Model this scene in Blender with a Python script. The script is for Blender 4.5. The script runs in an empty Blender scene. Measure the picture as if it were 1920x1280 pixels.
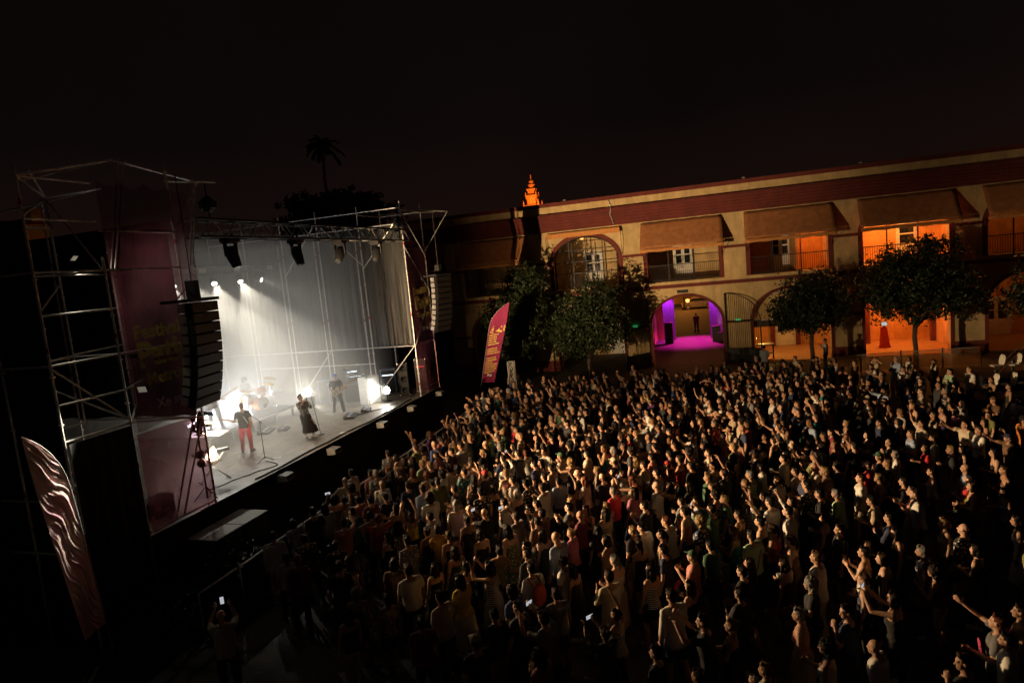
import bpy, math, random
import numpy as np
from mathutils import Vector, Matrix, noise as mnoise

scene = bpy.context.scene
COL = scene.collection
TMPS = bpy.data.scenes.new('workshop')                       # meshes are shaped here, then the workshop is removed
RND = random.Random(11)
R = math.radians

# ------------------------------------------------------------------ camera
def cam_axes(yaw, pitch, roll):
    cy, sy, cp, sp = math.cos(yaw), math.sin(yaw), math.cos(pitch), math.sin(pitch)
    f = Vector((-sy*cp, cy*cp, -sp)); r = Vector((cy, sy, 0)); u = r.cross(f)
    c, s = math.cos(roll), math.sin(roll)
    return c*r + s*u, -s*r + c*u, f
CR, CU, CF = cam_axes(R(17.80), R(6.721), R(-5.516))
CAM = Vector((0, 0, 7.5))
cd = bpy.data.cameras.new('camera'); cam = bpy.data.objects.new('camera', cd); COL.objects.link(cam)
cd.sensor_width = 36.0; cd.lens = 1192.4/1920*36.0; cd.clip_start = 0.1; cd.clip_end = 3000
m3 = Matrix((CR, CU, -CF)).transposed()
cam.matrix_world = Matrix.Translation(CAM) @ m3.to_4x4()
scene.camera = cam

# ------------------------------------------------------------------ night sky, faint added fill light, exposure
world = bpy.data.worlds.new('World'); scene.world = world; world.use_nodes = True
wn, wl = world.node_tree.nodes, world.node_tree.links
wn.clear()
wo = wn.new('ShaderNodeOutputWorld'); bg = wn.new('ShaderNodeBackground')
tc = wn.new('ShaderNodeTexCoord'); sx = wn.new('ShaderNodeSeparateXYZ'); rp = wn.new('ShaderNodeValToRGB')
wl.new(tc.outputs['Generated'], sx.inputs[0]); wl.new(sx.outputs['Z'], rp.inputs[0])
rp.color_ramp.elements[0].position = 0.0; rp.color_ramp.elements[0].color = (0.0056, 0.0026, 0.0018, 1)   # city glow at the horizon
rp.color_ramp.elements[1].position = 0.55; rp.color_ramp.elements[1].color = (0.0016, 0.0011, 0.0012, 1)
e = rp.color_ramp.elements.new(0.2); e.color = (0.0024, 0.0014, 0.0013, 1)
cn = wn.new('ShaderNodeTexNoise'); cn.inputs['Scale'].default_value = 2.6; cn.inputs['Detail'].default_value = 5.0; cm = wn.new('ShaderNodeMapRange'); cm.inputs[3].default_value = .6; cm.inputs[4].default_value = 1.45
wl.new(tc.outputs['Generated'], cn.inputs['Vector']); wl.new(cn.outputs[0], cm.inputs[0]); vs = wn.new('ShaderNodeVectorMath'); vs.operation = 'SCALE'; wl.new(rp.outputs[0], vs.inputs[0]); wl.new(cm.outputs[0], vs.inputs['Scale'])   # thin cloud lit by the town
wl.new(vs.outputs[0], bg.inputs['Color']); bg.inputs['Strength'].default_value = 1.6
wl.new(bg.outputs[0], wo.inputs['Surface'])
sl = bpy.data.lights.new('moonlight', 'SUN'); sl.energy = 0.010; sl.angle = R(6); sl.color = (0.8, 0.86, 1.0)  # weak sun added as fill for the dark areas
so = bpy.data.objects.new('moonlight', sl); COL.objects.link(so); so.rotation_euler = (R(50), 0, R(-120))
scene.view_settings.view_transform = 'Standard'; scene.view_settings.look = 'None'
scene.view_settings.exposure = 0.0; scene.view_settings.gamma = 1.0
scene.render.engine = 'CYCLES'
scene.cycles.use_denoising = True
scene.cycles.max_bounces = 6; scene.cycles.diffuse_bounces = 3; scene.cycles.volume_bounces = 1
scene.cycles.transparent_max_bounces = 24
scene.cycles.sample_clamp_indirect = 6.0
scene.cycles.sample_clamp_direct = 0.0

# ------------------------------------------------------------------ materials
MATS = {}
def _nt(name):
    m = bpy.data.materials.new(name); m.use_nodes = True
    nt = m.node_tree; nt.nodes.clear()
    o = nt.nodes.new('ShaderNodeOutputMaterial'); b = nt.nodes.new('ShaderNodeBsdfPrincipled')
    nt.links.new(b.outputs[0], o.inputs['Surface'])
    MATS[name] = m
    return m, nt, o, b
def N(nt, t, **kw):
    n = nt.nodes.new(t)
    for k, v in kw.items():
        if k in n.inputs: n.inputs[k].default_value = v
        else: setattr(n, k, v)
    return n
def mat(name, col, rough=0.6, metal=0.0, var=0.15, scale=6.0, bump=0.0, bscale=40.0, spec=0.5, col2=None, alpha=None):
    """plain procedural surface: base colour broken up by noise (dirt, wear), optional fine relief"""
    m, nt, o, b = _nt(name)
    tcn = N(nt, 'ShaderNodeTexCoord')
    n1 = N(nt, 'ShaderNodeTexNoise', Scale=scale, Detail=6.0, Roughness=0.62)
    nt.links.new(tcn.outputs['Object'], n1.inputs['Vector'])
    rmp = N(nt, 'ShaderNodeValToRGB')
    c = np.array(col[:3]); lo = c*(1-var); hi = np.minimum(c*(1+var), 0.95)
    if col2 is not None: lo = np.array(col2[:3])
    rmp.color_ramp.elements[0].position = 0.32; rmp.color_ramp.elements[1].position = 0.68
    rmp.color_ramp.elements[0].color = (*lo, 1); rmp.color_ramp.elements[1].color = (*hi, 1)
    nt.links.new(n1.outputs[0], rmp.inputs[0]); nt.links.new(rmp.outputs[0], b.inputs['Base Color'])
    mr = N(nt, 'ShaderNodeMapRange'); mr.inputs[3].default_value = max(0, rough-0.1); mr.inputs[4].default_value = min(1, rough+0.1)
    nt.links.new(n1.outputs[0], mr.inputs[0]); nt.links.new(mr.outputs[0], b.inputs['Roughness'])
    b.inputs['Metallic'].default_value = metal
    b.inputs['Specular IOR Level'].default_value = spec
    if bump:
        n2 = N(nt, 'ShaderNodeTexNoise', Scale=bscale, Detail=4.0)
        nt.links.new(tcn.outputs['Object'], n2.inputs['Vector'])
        bp = N(nt, 'ShaderNodeBump', Strength=bump, Distance=0.02)
        nt.links.new(n2.outputs[0], bp.inputs['Height']); nt.links.new(bp.outputs[0], b.inputs['Normal'])
    if alpha is not None: b.inputs['Alpha'].default_value = alpha
    return m
def emit(name, col, strength):
    m, nt, o, b = _nt(name)
    b.inputs['Base Color'].default_value = (*col, 1); b.inputs['Emission Color'].default_value = (*col, 1)
    b.inputs['Emission Strength'].default_value = strength
    return m
def sheer(name, col, opacity, rough=0.7, var=0.3, scale=2.0, transl=0.4, stretch=(1, 1, 1), tint=(1, 1, 1)):
    """woven mesh / plastic film one can see through"""
    m, nt, o, b = _nt(name)
    tcn = N(nt, 'ShaderNodeTexCoord'); mp = N(nt, 'ShaderNodeMapping'); mp.inputs['Scale'].default_value = stretch
    n1 = N(nt, 'ShaderNodeTexNoise', Scale=scale, Detail=5.0, Roughness=0.6)
    nt.links.new(tcn.outputs['Object'], mp.inputs[0]); nt.links.new(mp.outputs[0], n1.inputs['Vector'])
    rmp = N(nt, 'ShaderNodeValToRGB'); c = np.array(col)
    rmp.color_ramp.elements[0].position = 0.3; rmp.color_ramp.elements[1].position = 0.7
    rmp.color_ramp.elements[0].color = (*(c*(1-var)), 1); rmp.color_ramp.elements[1].color = (*np.minimum(c*(1+var), .95), 1)
    nt.links.new(n1.outputs[0], rmp.inputs[0])
    nt.links.new(rmp.outputs[0], b.inputs['Base Color']); b.inputs['Roughness'].default_value = rough
    tl = N(nt, 'ShaderNodeBsdfTranslucent'); nt.links.new(rmp.outputs[0], tl.inputs[0])
    mx = N(nt, 'ShaderNodeMixShader'); mx.inputs[0].default_value = transl
    nt.links.new(b.outputs[0], mx.inputs[1]); nt.links.new(tl.outputs[0], mx.inputs[2])
    tr = N(nt, 'ShaderNodeBsdfTransparent'); tr.inputs[0].default_value = (*tint, 1)
    m2 = N(nt, 'ShaderNodeMixShader'); m2.inputs[0].default_value = opacity
    nt.links.new(tr.outputs[0], m2.inputs[1]); nt.links.new(mx.outputs[0], m2.inputs[2])
    nt.links.new(m2.outputs[0], o.inputs['Surface'])
    return m
def objcol(name, rough=0.8, var=0.12, scale=14.0, attr=None, pattern=None, sss=0.0, bump=0.15):
    """colour comes from each object's own colour (one material, many garments)"""
    m, nt, o, b = _nt(name)
    oi = N(nt, 'ShaderNodeObjectInfo'); tcn = N(nt, 'ShaderNodeTexCoord')
    n1 = N(nt, 'ShaderNodeTexNoise', Scale=scale, Detail=5.0)
    nt.links.new(tcn.outputs['Object'], n1.inputs['Vector'])
    mr = N(nt, 'ShaderNodeMapRange'); mr.inputs[3].default_value = 1-var; mr.inputs[4].default_value = 1+var
    nt.links.new(n1.outputs[0], mr.inputs[0])
    vm = N(nt, 'ShaderNodeVectorMath', operation='SCALE')
    nt.links.new(oi.outputs['Color'], vm.inputs[0]); nt.links.new(mr.outputs[0], vm.inputs['Scale'])
    out = vm.outputs[0]
    if attr:
        at = N(nt, 'ShaderNodeAttribute', attribute_name=attr)
        v2 = N(nt, 'ShaderNodeVectorMath', operation='MULTIPLY')
        nt.links.new(out, v2.inputs[0]); nt.links.new(at.outputs['Color'], v2.inputs[1]); out = v2.outputs[0]
    if pattern:
        if pattern == 'stripe':
            w = N(nt, 'ShaderNodeTexWave', Scale=9.0, Distortion=0.4, bands_direction='Z'); nt.links.new(tcn.outputs['Object'], w.inputs['Vector']); fac = w.outputs['Fac']; lo, hi = .45, .55
        else:
            w = N(nt, 'ShaderNodeTexVoronoi', Scale=17.0, Randomness=1.0); nt.links.new(tcn.outputs['Object'], w.inputs['Vector']); fac = w.outputs['Distance']; lo, hi = .28, .36
        cr = N(nt, 'ShaderNodeValToRGB'); cr.color_ramp.elements[0].position = lo; cr.color_ramp.elements[1].position = hi
        nt.links.new(fac, cr.inputs[0])
        mx = N(nt, 'ShaderNodeMix', data_type='RGBA'); nt.links.new(cr.outputs[0], mx.inputs[0])
        mx.inputs[6].default_value = (.55, .5, .42, 1) if pattern == 'print' else (.6, .58, .52, 1)
        nt.links.new(out, mx.inputs[7]); out = mx.outputs[2]
    nt.links.new(out, b.inputs['Base Color']); b.inputs['Roughness'].default_value = rough
    if bump:
        n2 = N(nt, 'ShaderNodeTexNoise', Scale=26.0, Detail=3.0); nt.links.new(tcn.outputs['Object'], n2.inputs['Vector'])
        bp = N(nt, 'ShaderNodeBump', Strength=bump, Distance=0.02)
        nt.links.new(n2.outputs[0], bp.inputs['Height']); nt.links.new(bp.outputs[0], b.inputs['Normal'])
    return m
def attrcol(name, rough=0.8):
    m, nt, o, b = _nt(name)
    at = N(nt, 'ShaderNodeAttribute', attribute_name='Col'); nt.links.new(at.outputs['Color'], b.inputs['Base Color'])
    b.inputs['Roughness'].default_value = rough; b.inputs['Specular IOR Level'].default_value = .2
    return m

mat('ground', (.075, .068, .062), .82, var=.35, scale=1.3, bump=.5, bscale=22)
def plaster(name, col):
    # limewash: patchy tone, rain streaks running down, grain
    m = mat(name, col, .9, var=.16, scale=1.4, bump=.4, bscale=30); nt = m.node_tree; b = nt.nodes['Principled BSDF']
    tcn = N(nt, 'ShaderNodeTexCoord'); mp = N(nt, 'ShaderNodeMapping'); mp.inputs['Scale'].default_value = (1.3, 1.3, .3); n1 = N(nt, 'ShaderNodeTexNoise', Scale=1.6, Detail=7.0, Roughness=.7)
    nt.links.new(tcn.outputs['Object'], mp.inputs[0]); nt.links.new(mp.outputs[0], n1.inputs['Vector'])
    mr = N(nt, 'ShaderNodeMapRange'); mr.inputs[1].default_value = .38; mr.inputs[2].default_value = .6; mr.inputs[3].default_value = .8; mr.inputs[4].default_value = 1.04; nt.links.new(n1.outputs[0], mr.inputs[0])
    src = b.inputs['Base Color'].links[0].from_socket; vm_ = N(nt, 'ShaderNodeVectorMath', operation='SCALE'); nt.links.new(src, vm_.inputs[0]); nt.links.new(mr.outputs[0], vm_.inputs['Scale']); nt.links.new(vm_.outputs[0], b.inputs['Base Color'])
plaster('cream', (.64, .46, .215))
plaster('redtrim', (.17, .034, .025))
mat('awning', (.42, .17, .06), .9, var=.22, scale=3, bump=.2, bscale=60)
mat('awnhem', (.62, .27, .08), .9, var=.2)
mat('iron', (.03, .028, .027), .55, metal=.6, var=.3)
mat('whitepaint', (.72, .7, .64), .55, var=.08)
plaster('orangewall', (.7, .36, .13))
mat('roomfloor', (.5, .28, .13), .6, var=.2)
mat('glass', (.02, .022, .024), .06, var=.1, spec=.8)
mat('tube', (.66, .65, .61), .42, metal=.45, var=.25, scale=9)
mat('collar', (.45, .05, .03), .55, var=.3)
mat('black', (.012, .012, .013), .65, var=.4)
mat('blackdrape', (.0045, .0045, .005), .92, var=.4, scale=3, bump=.3, bscale=9)
mat('deck', (.2, .17, .135), .5, var=.4, scale=2.3, bump=.12, bscale=60)
_d = MATS['deck'].node_tree; _b = _d.nodes['Principled BSDF']; _src = _b.inputs['Base Color'].links[0].from_socket; _oi = N(_d, 'ShaderNodeObjectInfo'); _mr = N(_d, 'ShaderNodeMapRange'); _mr.inputs[3].default_value = .82; _mr.inputs[4].default_value = 1.12
_d.links.new(_oi.outputs['Random'], _mr.inputs[0]); _vm = N(_d, 'ShaderNodeVectorMath', operation='SCALE'); _d.links.new(_src, _vm.inputs[0]); _d.links.new(_mr.outputs[0], _vm.inputs['Scale']); _d.links.new(_vm.outputs[0], _b.inputs['Base Color'])
mat('riser', (.085, .08, .075), .55, var=.3, scale=3)
mat('alu', (.62, .62, .62), .35, metal=.8, var=.15)
mat('chrome', (.75, .75, .75), .18, metal=1.0, var=.1)
mat('brass', (.72, .5, .18), .3, metal=.9, var=.2)
mat('drumwood', (.62, .22, .06), .25, var=.35, scale=5)
mat('drumskin', (.75, .73, .68), .5, var=.08)
mat('greybox', (.28, .28, .27), .7, var=.2)
mat('speaker', (.007, .007, .0075), .75, var=.35, scale=12, bump=.35, bscale=120, spec=.2)
mat('grille', (.03, .03, .03), .5, metal=.5, var=.3, scale=40)
mat('leaf', (.017, .028, .008), .5, var=.45, scale=3, spec=.4)
mat('bark', (.09, .065, .045), .9, var=.3, bump=.8, bscale=25)
mat('pine', (.03, .035, .02), .9, var=.3)
mat('cable', (.012, .012, .012), .6)
mat('paper', (.75, .75, .72), .8, var=.05)
mat('blueamp', (.16, .22, .45), .6, var=.2)
mat('tolex', (.1, .1, .11), .8, var=.25, scale=30)
mat('plastic_white', (.66, .62, .5), .5, var=.08)
mat('plastic_cup', (.8, .8, .78), .3, var=.05, alpha=.55)
mat('beer', (.55, .33, .06), .2, var=.1)
mat('fan_pink', (.42, .03, .1), .7, var=.15)
mat('fan_pale', (.5, .42, .3), .7, var=.15)
mat('phone', (.015, .015, .017), .25)
emit('phone_screen', (.75, .78, .85), .55)
emit('lamp_white', (1, .95, .84), 26)
emit('led_cool', (.75, .86, 1.0), 15)
emit('lamp_dim', (1, .9, .7), .12)
emit('led_small', (.7, .85, 1.0), 3)
emit('green_led', (.05, 1, .25), 2.2)
emit('exit_green', (.1, .9, .3), .22)
emit('red_led', (1, .05, .1), .8)
emit('lamp_orange', (1, .42, .09), 2.2)
emit('screen', (.6, .8, .85), .5)
mat('guitar_cream', (.7, .62, .42), .3, var=.1)
mat('guitar_sun', (.45, .22, .07), .25, var=.3)
mat('maple', (.55, .36, .16), .4, var=.2)
mat('strap', (.5, .48, .42), .8)
mat('purple_curtain', (.5, .3, .6), .7, var=.2)
mat('carpaint', (.4, .4, .42), .25, metal=.6)
mat('tyre', (.02, .02, .02), .9)
mat('stone_gold', (.6, .4, .2), .9, var=.2, scale=.4)
mat('redobj', (.5, .06, .03), .6)
sheer('curtain', (.075, .0745, .072), .82, var=.6, scale=1.2, transl=.35, stretch=(2.2, 2.2, .25), rough=.45)  # upright colour streaks deepen the light and shade of the folds
sheer('banner_mesh', (.2, .055, .08), .52, var=.8, scale=.55, transl=.55)
sheer('banner_low', (.26, .07, .1), .52, var=.85, scale=.9, transl=.5, rough=.4, tint=(.85, .55, .6))
sheer('yellow_print', (.45, .36, .07), .5, var=.2)
sheer('white_print', (.5, .42, .42), .6, var=.1)
sheer('net', (.3, .26, .2), .5)
mat('yellow_ink', (.75, .55, .1), .8, var=.08)
mat('white_ink', (.78, .74, .7), .8, var=.05)
objcol('cloth', .85)
objcol('cloth_print', .85, pattern='print')
objcol('cloth_stripe', .85, pattern='stripe')
objcol('skin', .55, var=.1, scale=9, attr='tint', bump=.05)
objcol('hair', .6, var=.5, scale=40, bump=.7); MATS['hair'].node_tree.nodes['Principled BSDF'].inputs['Specular IOR Level'].default_value = .12
attrcol('crowdcol', .75)

def flag_material(name, base, ink):
    m, nt, o, b = _nt(name)
    tcn = N(nt, 'ShaderNodeTexCoord'); n1 = N(nt, 'ShaderNodeTexNoise', Scale=1.6, Detail=3.0)
    nt.links.new(tcn.outputs['Object'], n1.inputs['Vector'])
    cr = N(nt, 'ShaderNodeValToRGB'); cr.color_ramp.elements[0].position = .42; cr.color_ramp.elements[1].position = .58
    cr.color_ramp.elements[0].color = (*base, 1); cr.color_ramp.elements[1].color = (*ink, 1)
    nt.links.new(n1.outputs[0], cr.inputs[0]); nt.links.new(cr.outputs[0], b.inputs['Base Color'])
    b.inputs['Roughness'].default_value = .65; b.inputs['Sheen Weight'].default_value = .3
    tl = N(nt, 'ShaderNodeBsdfTranslucent'); nt.links.new(cr.outputs[0], tl.inputs[0]); mx = N(nt, 'ShaderNodeMixShader'); mx.inputs[0].default_value = .45
    nt.links.new(b.outputs[0], mx.inputs[1]); nt.links.new(tl.outputs[0], mx.inputs[2]); nt.links.new(mx.outputs[0], o.inputs['Surface'])
    return m
flag_material('flag_magenta', (.46, .014, .13), (.38, .012, .11))
flag_material('flag_back', (.88, .5, .62), (.9, .72, .66))

# ------------------------------------------------------------------ mesh helpers
class MB:
    """collects shapes and links them as one mesh object"""
    def __init__(s): s.v = []; s.f = []
    def add(s, v, f):
        o = len(s.v); s.v.extend([tuple(p) for p in v]); s.f.extend([tuple(i+o for i in q) for q in f]); return s
    def box(s, c, d, rot=None):
        hx, hy, hz = d[0]/2, d[1]/2, d[2]/2
        P = [Vector((x, y, z)) for x in (-hx, hx) for y in (-hy, hy) for z in (-hz, hz)]
        if rot is not None: P = [rot @ p for p in P]
        return s.add([p+Vector(c) for p in P], [(0, 1, 3, 2), (4, 6, 7, 5), (0, 4, 5, 1), (2, 3, 7, 6), (0, 2, 6, 4), (1, 5, 7, 3)])
    def bb(s, x0, x1, y0, y1, z0, z1):
        return s.box(((x0+x1)/2, (y0+y1)/2, (z0+z1)/2), (x1-x0, y1-y0, z1-z0))
    def tube(s, p0, p1, r0, r1=None, n=8, cap=True):
        p0, p1 = Vector(p0), Vector(p1); r1 = r0 if r1 is None else r1
        d = (p1-p0).normalized(); a = d.orthogonal().normalized(); b = d.cross(a)
        V = []
        for p, r in ((p0, r0), (p1, r1)):
            for i in range(n):
                t = 2*math.pi*i/n; V.append(p + a*(r*math.cos(t)) + b*(r*math.sin(t)))
        F = [(i, (i+1) % n, n+(i+1) % n, n+i) for i in range(n)]
        if cap: F += [tuple(range(n-1, -1, -1)), tuple(range(n, 2*n))]
        return s.add(V, F)
    def path(s, pts, r, n=6):
        pts = [Vector(p) for p in pts]
        rs = r if isinstance(r, (list, tuple)) else [r]*len(pts)
        V = []; F = []; up = None
        for i, p in enumerate(pts):
            d = (pts[min(i+1, len(pts)-1)] - pts[max(i-1, 0)]).normalized()
            a = d.orthogonal().normalized() if up is None else (up - d*up.dot(d)).normalized()
            up = a; b = d.cross(a)
            for k in range(n):
                t = 2*math.pi*k/n; V.append(p + a*(rs[i]*math.cos(t)) + b*(rs[i]*math.sin(t)))
        for i in range(len(pts)-1):
            for k in range(n): F.append((i*n+k, i*n+(k+1) % n, (i+1)*n+(k+1) % n, (i+1)*n+k))
        F += [tuple(range(n-1, -1, -1)), tuple(range((len(pts)-1)*n, len(pts)*n))]
        return s.add(V, F)
    def lathe(s, prof, c=(0, 0, 0), n=16, axis=None):
        """prof = [(radius, height)...] turned round axis (default z)"""
        ax = Vector(axis).normalized() if axis is not None else Vector((0, 0, 1))
        a = ax.orthogonal().normalized(); b = ax.cross(a); c = Vector(c); V = []; F = []
        for r, h in prof:
            for i in range(n):
                t = 2*math.pi*i/n; V.append(c + ax*h + a*(r*math.cos(t)) + b*(r*math.sin(t)))
        for j in range(len(prof)-1):
            for i in range(n): F.append((j*n+i, j*n+(i+1) % n, (j+1)*n+(i+1) % n, (j+1)*n+i))
        F += [tuple(range(n-1, -1, -1)), tuple(range((len(prof)-1)*n, len(prof)*n))]
        return s.add(V, F)
    def prism(s, outline, o, ax, ay, dep):
        """flat outline (u,v) in the frame o,ax,ay pushed out by vector dep"""
        o, ax, ay, dep = Vector(o), Vector(ax), Vector(ay), Vector(dep); n = len(outline)
        A = [o+ax*u+ay*v for u, v in outline]; B = [p+dep for p in A]
        F = [tuple(range(n)), tuple(range(2*n-1, n-1, -1))] + [(i, n+i, n+(i+1) % n, (i+1) % n) for i in range(n)]
        return s.add(A+B, F)
    def ellipsoid(s, c, r, rot=None, n=14, m=9):
        V = []; F = []; c = Vector(c)
        for j in range(1, m):
            ph = math.pi*j/m
            for i in range(n):
                t = 2*math.pi*i/n
                p = Vector((r[0]*math.sin(ph)*math.cos(t), r[1]*math.sin(ph)*math.sin(t), r[2]*math.cos(ph)))
                V.append(c + (rot @ p if rot is not None else p))
        top = Vector((0, 0, r[2])); 
        V.append(c + (rot @ top if rot is not None else top)); V.append(c - (rot @ top if rot is not None else top))
        T = len(V)-2; B = T+1
        for j in range(m-2):
            for i in range(n): F.append((j*n+i, (j+1)*n+i, (j+1)*n+(i+1) % n, j*n+(i+1) % n))
        for i in range(n):
            F.append((T, i, (i+1) % n)); F.append((B, (m-2)*n+(i+1) % n, (m-2)*n+i))
        return s.add(V, F)
    def capsule(s, p0, p1, r0, r1=None, n=12):
        p0, p1 = Vector(p0), Vector(p1); r1 = r0 if r1 is None else r1
        d = p1-p0; d = d.normalized() if d.length > 1e-6 else Vector((0, 0, 1))
        a = d.orthogonal().normalized(); b = d.cross(a); V = [p0-d*r0]; F = []
        rings = [(p0 - d*(r0*math.cos(t)), r0*math.sin(t)) for t in (R(30), R(60), R(90))] + [(p1 + d*(r1*math.cos(t)), r1*math.sin(t)) for t in (R(90), R(60), R(30))]
        for c, r in rings:
            for i in range(n):
                t = 2*math.pi*i/n; V.append(c + a*(r*math.cos(t)) + b*(r*math.sin(t)))
        V.append(p1+d*r1); L = len(V)-1
        for i in range(n): F.append((0, 1+(i+1) % n, 1+i))
        for j in range(len(rings)-1):
            for i in range(n): F.append((1+j*n+i, 1+j*n+(i+1) % n, 1+(j+1)*n+(i+1) % n, 1+(j+1)*n+i))
        j = len(rings)-1
        for i in range(n): F.append((1+j*n+i, 1+j*n+(i+1) % n, L))
        return s.add(V, F)
    def loft(s, rings, n=20):
        """rings = [(centre, depth vector, width vector)...] closed at both ends"""
        V = []; F = []
        for c, ax, ay in rings:
            for i in range(n):
                t = 2*math.pi*i/n; V.append(Vector(c) + Vector(ax)*math.cos(t) + Vector(ay)*math.sin(t))
        for j in range(len(rings)-1):
            for i in range(n): F.append((j*n+i, j*n+(i+1) % n, (j+1)*n+(i+1) % n, (j+1)*n+i))
        F += [tuple(range(n-1, -1, -1)), tuple(range((len(rings)-1)*n, len(rings)*n))]
        return s.add(V, F)
    def mesh(s, name, material=None, smooth=False):
        me = bpy.data.meshes.new(name); me.from_pydata(s.v, [], s.f); me.update()
        if material: me.materials.append(MATS[material])
        if smooth: me.polygons.foreach_set('use_smooth', [True]*len(me.polygons))
        return me
    def build(s, name, material, parent=None, loc=None, rotz=0.0, smooth=False):
        return link(name, s.mesh(name, material, smooth), parent, loc, rotz)
def link(name, me, parent=None, loc=None, rotz=0.0):
    o = bpy.data.objects.new(name, me); COL.objects.link(o)
    if parent is not None: o.parent = parent
    if loc is not None: o.location = loc
    if rotz: o.rotation_euler = (0, 0, rotz)
    return o
def tag(o, label=None, cat=None, group=None, kind=None):
    for k, v in (('label', label), ('category', cat), ('group', group), ('kind', kind)):
        if v: o[k] = v
    return o
def thing(name, label, cat, loc=(0, 0, 0), rotz=0.0, group=None):
    o = bpy.data.objects.new(name, None); COL.objects.link(o); o.location = loc; o.rotation_euler = (0, 0, rotz)
    o.empty_display_size = .2
    return tag(o, label, cat, group)
def copy_tree(o, parent=None):
    c = o.copy(); COL.objects.link(c)
    if parent is not None: c.parent = parent
    for ch in list(o.children): copy_tree(ch, c)
    return c
def text_mesh(txt, size, extrude=0.0, bold=0.0):
    cu = bpy.data.curves.new('lettering', 'FONT'); cu.body = txt; cu.size = size; cu.extrude = extrude; cu.offset = bold
    cu.align_x = 'LEFT'; cu.resolution_u = 3
    ob = bpy.data.objects.new('lettering_tmp', cu); TMPS.collection.objects.link(ob)
    TMPS.view_layers[0].update(); dg = TMPS.view_layers[0].depsgraph; me = bpy.data.meshes.new_from_object(ob.evaluated_get(dg))
    bpy.data.objects.remove(ob); bpy.data.curves.remove(cu)
    return me
def lamp(name, typ, loc, power, col, parent=None, **kw):
    l = bpy.data.lights.new(name, typ); l.energy = power; l.color = col
    for k, v in kw.items():
        if k != 'target': setattr(l, k, v)
    o = bpy.data.objects.new(name, l); COL.objects.link(o); o.location = loc
    if 'target' in kw:
        d = Vector(kw['target']) - Vector(loc); o.rotation_euler = d.to_track_quat('-Z', 'Y').to_euler()
    if parent is not None: o.parent = parent
    return o
# ------------------------------------------------------------------ people: body, garments, hair
def remesh(mb, voxel, smooth=6, ratio=None, wrinkle=0.0, seed=0.0, wscale=(9, 9, 5)):
    """fuse overlapping shapes into one continuous skin"""
    me = mb.mesh('tmp'); ob = bpy.data.objects.new('tmp', me); TMPS.collection.objects.link(ob)
    md = ob.modifiers.new('r', 'REMESH'); md.mode = 'VOXEL'; md.voxel_size = voxel
    if smooth:
        sm = ob.modifiers.new('s', 'SMOOTH'); sm.factor = .5; sm.iterations = smooth
    if ratio:
        dm = ob.modifiers.new('d', 'DECIMATE'); dm.ratio = ratio
    TMPS.view_layers[0].update(); dg = TMPS.view_layers[0].depsgraph; out = bpy.data.meshes.new_from_object(ob.evaluated_get(dg))
    bpy.data.objects.remove(ob); bpy.data.meshes.remove(me)
    if wrinkle:
        n = len(out.vertices); co = np.empty(n*3); out.vertices.foreach_get('co', co); co = co.reshape(-1, 3)
        no = np.empty(n*3); out.vertices.foreach_get('normal', no); no = no.reshape(-1, 3)
        d = np.array([mnoise.noise(Vector((p[0]*wscale[0]+seed, p[1]*wscale[1], p[2]*wscale[2]))) + .5*mnoise.noise(Vector((p[0]*24+seed, p[1]*24, p[2]*12))) for p in co])
        co += no*(d*wrinkle)[:, None]; out.vertices.foreach_set('co', co.ravel()); out.update()
    out.polygons.foreach_set('use_smooth', [True]*len(out.polygons))
    return out

def decim(me, ratio):
    ob = bpy.data.objects.new('tmp', me); TMPS.collection.objects.link(ob)
    dm = ob.modifiers.new('d', 'DECIMATE'); dm.ratio = ratio
    TMPS.view_layers[0].update(); dg = TMPS.view_layers[0].depsgraph; out = bpy.data.meshes.new_from_object(ob.evaluated_get(dg))
    bpy.data.objects.remove(ob)
    return out

ARM = {  # (upper arm, forearm) in forward / outward / up, then finger curl
    'down':  ((.06, .2, -1), (.28, .04, -1), .45),
    'cup':   ((.12, .18, -1), (1, -.2, .22), 1.1),
    'front': ((.22, .12, -1), (.85, -.62, .12), .6),
    'up':    ((.45, .3, .75), (.35, -.28, .95), .35),
    'up2':   ((.15, .55, .8), (.1, -.3, 1), .3),
    'phone': ((.8, .15, .0), (.5, -.38, .8), .9),
    'clap':  ((.42, .18, -.9), (.7, -.55, .62), .2),
    'nape':  ((.05, .95, .35), (-.05, -.97, .35), .5),
    'point': ((.8, .3, .25), (.8, -.2, .65), .3),
    'chin':  ((.36, .12, -.95), (.3, -.42, .95), .8),
    'wave':  ((.1, .8, .1), (.3, .1, 1), .1),
    'neckhand': ((-.1, .35, -.9), (.95, .35, -.2), .9),
    'strum': ((-.12, .32, -.95), (.75, -.62, -.28), .8),
    'mic':   ((.5, .22, -.75), (.45, -.5, .9), 1.2),
    'mic2':  ((.55, .3, -.5), (.55, -.6, .75), 1.2),
    'stick': ((.25, .28, -.9), (.95, -.1, .1), 1.1),
}
POSES = {  # left arm, right arm, head yaw, head pitch(up), stance, words
    'idle':  ('down', 'down', 0, 6, 0, 'arms hanging'),
    'cup':   ('down', 'cup', 4, 6, 1, 'forearm held out'),
    'fold':  ('front', 'front', -3, 6, 0, 'hands joined in front'),
    'cheer': ('down', 'up', 0, 12, 1, 'one arm straight up'),
    'arms':  ('up2', 'up', 0, 12, 0, 'both arms raised'),
    'film':  ('phone', 'phone', 0, 8, 1, 'hands before face'),
    'clap':  ('clap', 'clap', 0, 8, 0, 'clapping hands'),
    'nape':  ('nape', 'nape', -8, 6, 1, 'hands behind the head'),
    'point': ('cup', 'point', 0, 10, 0, 'arm reaching forward'),
    'talk':  ('chin', 'down', 38, 0, 1, 'hand at chin'),
}
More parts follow.
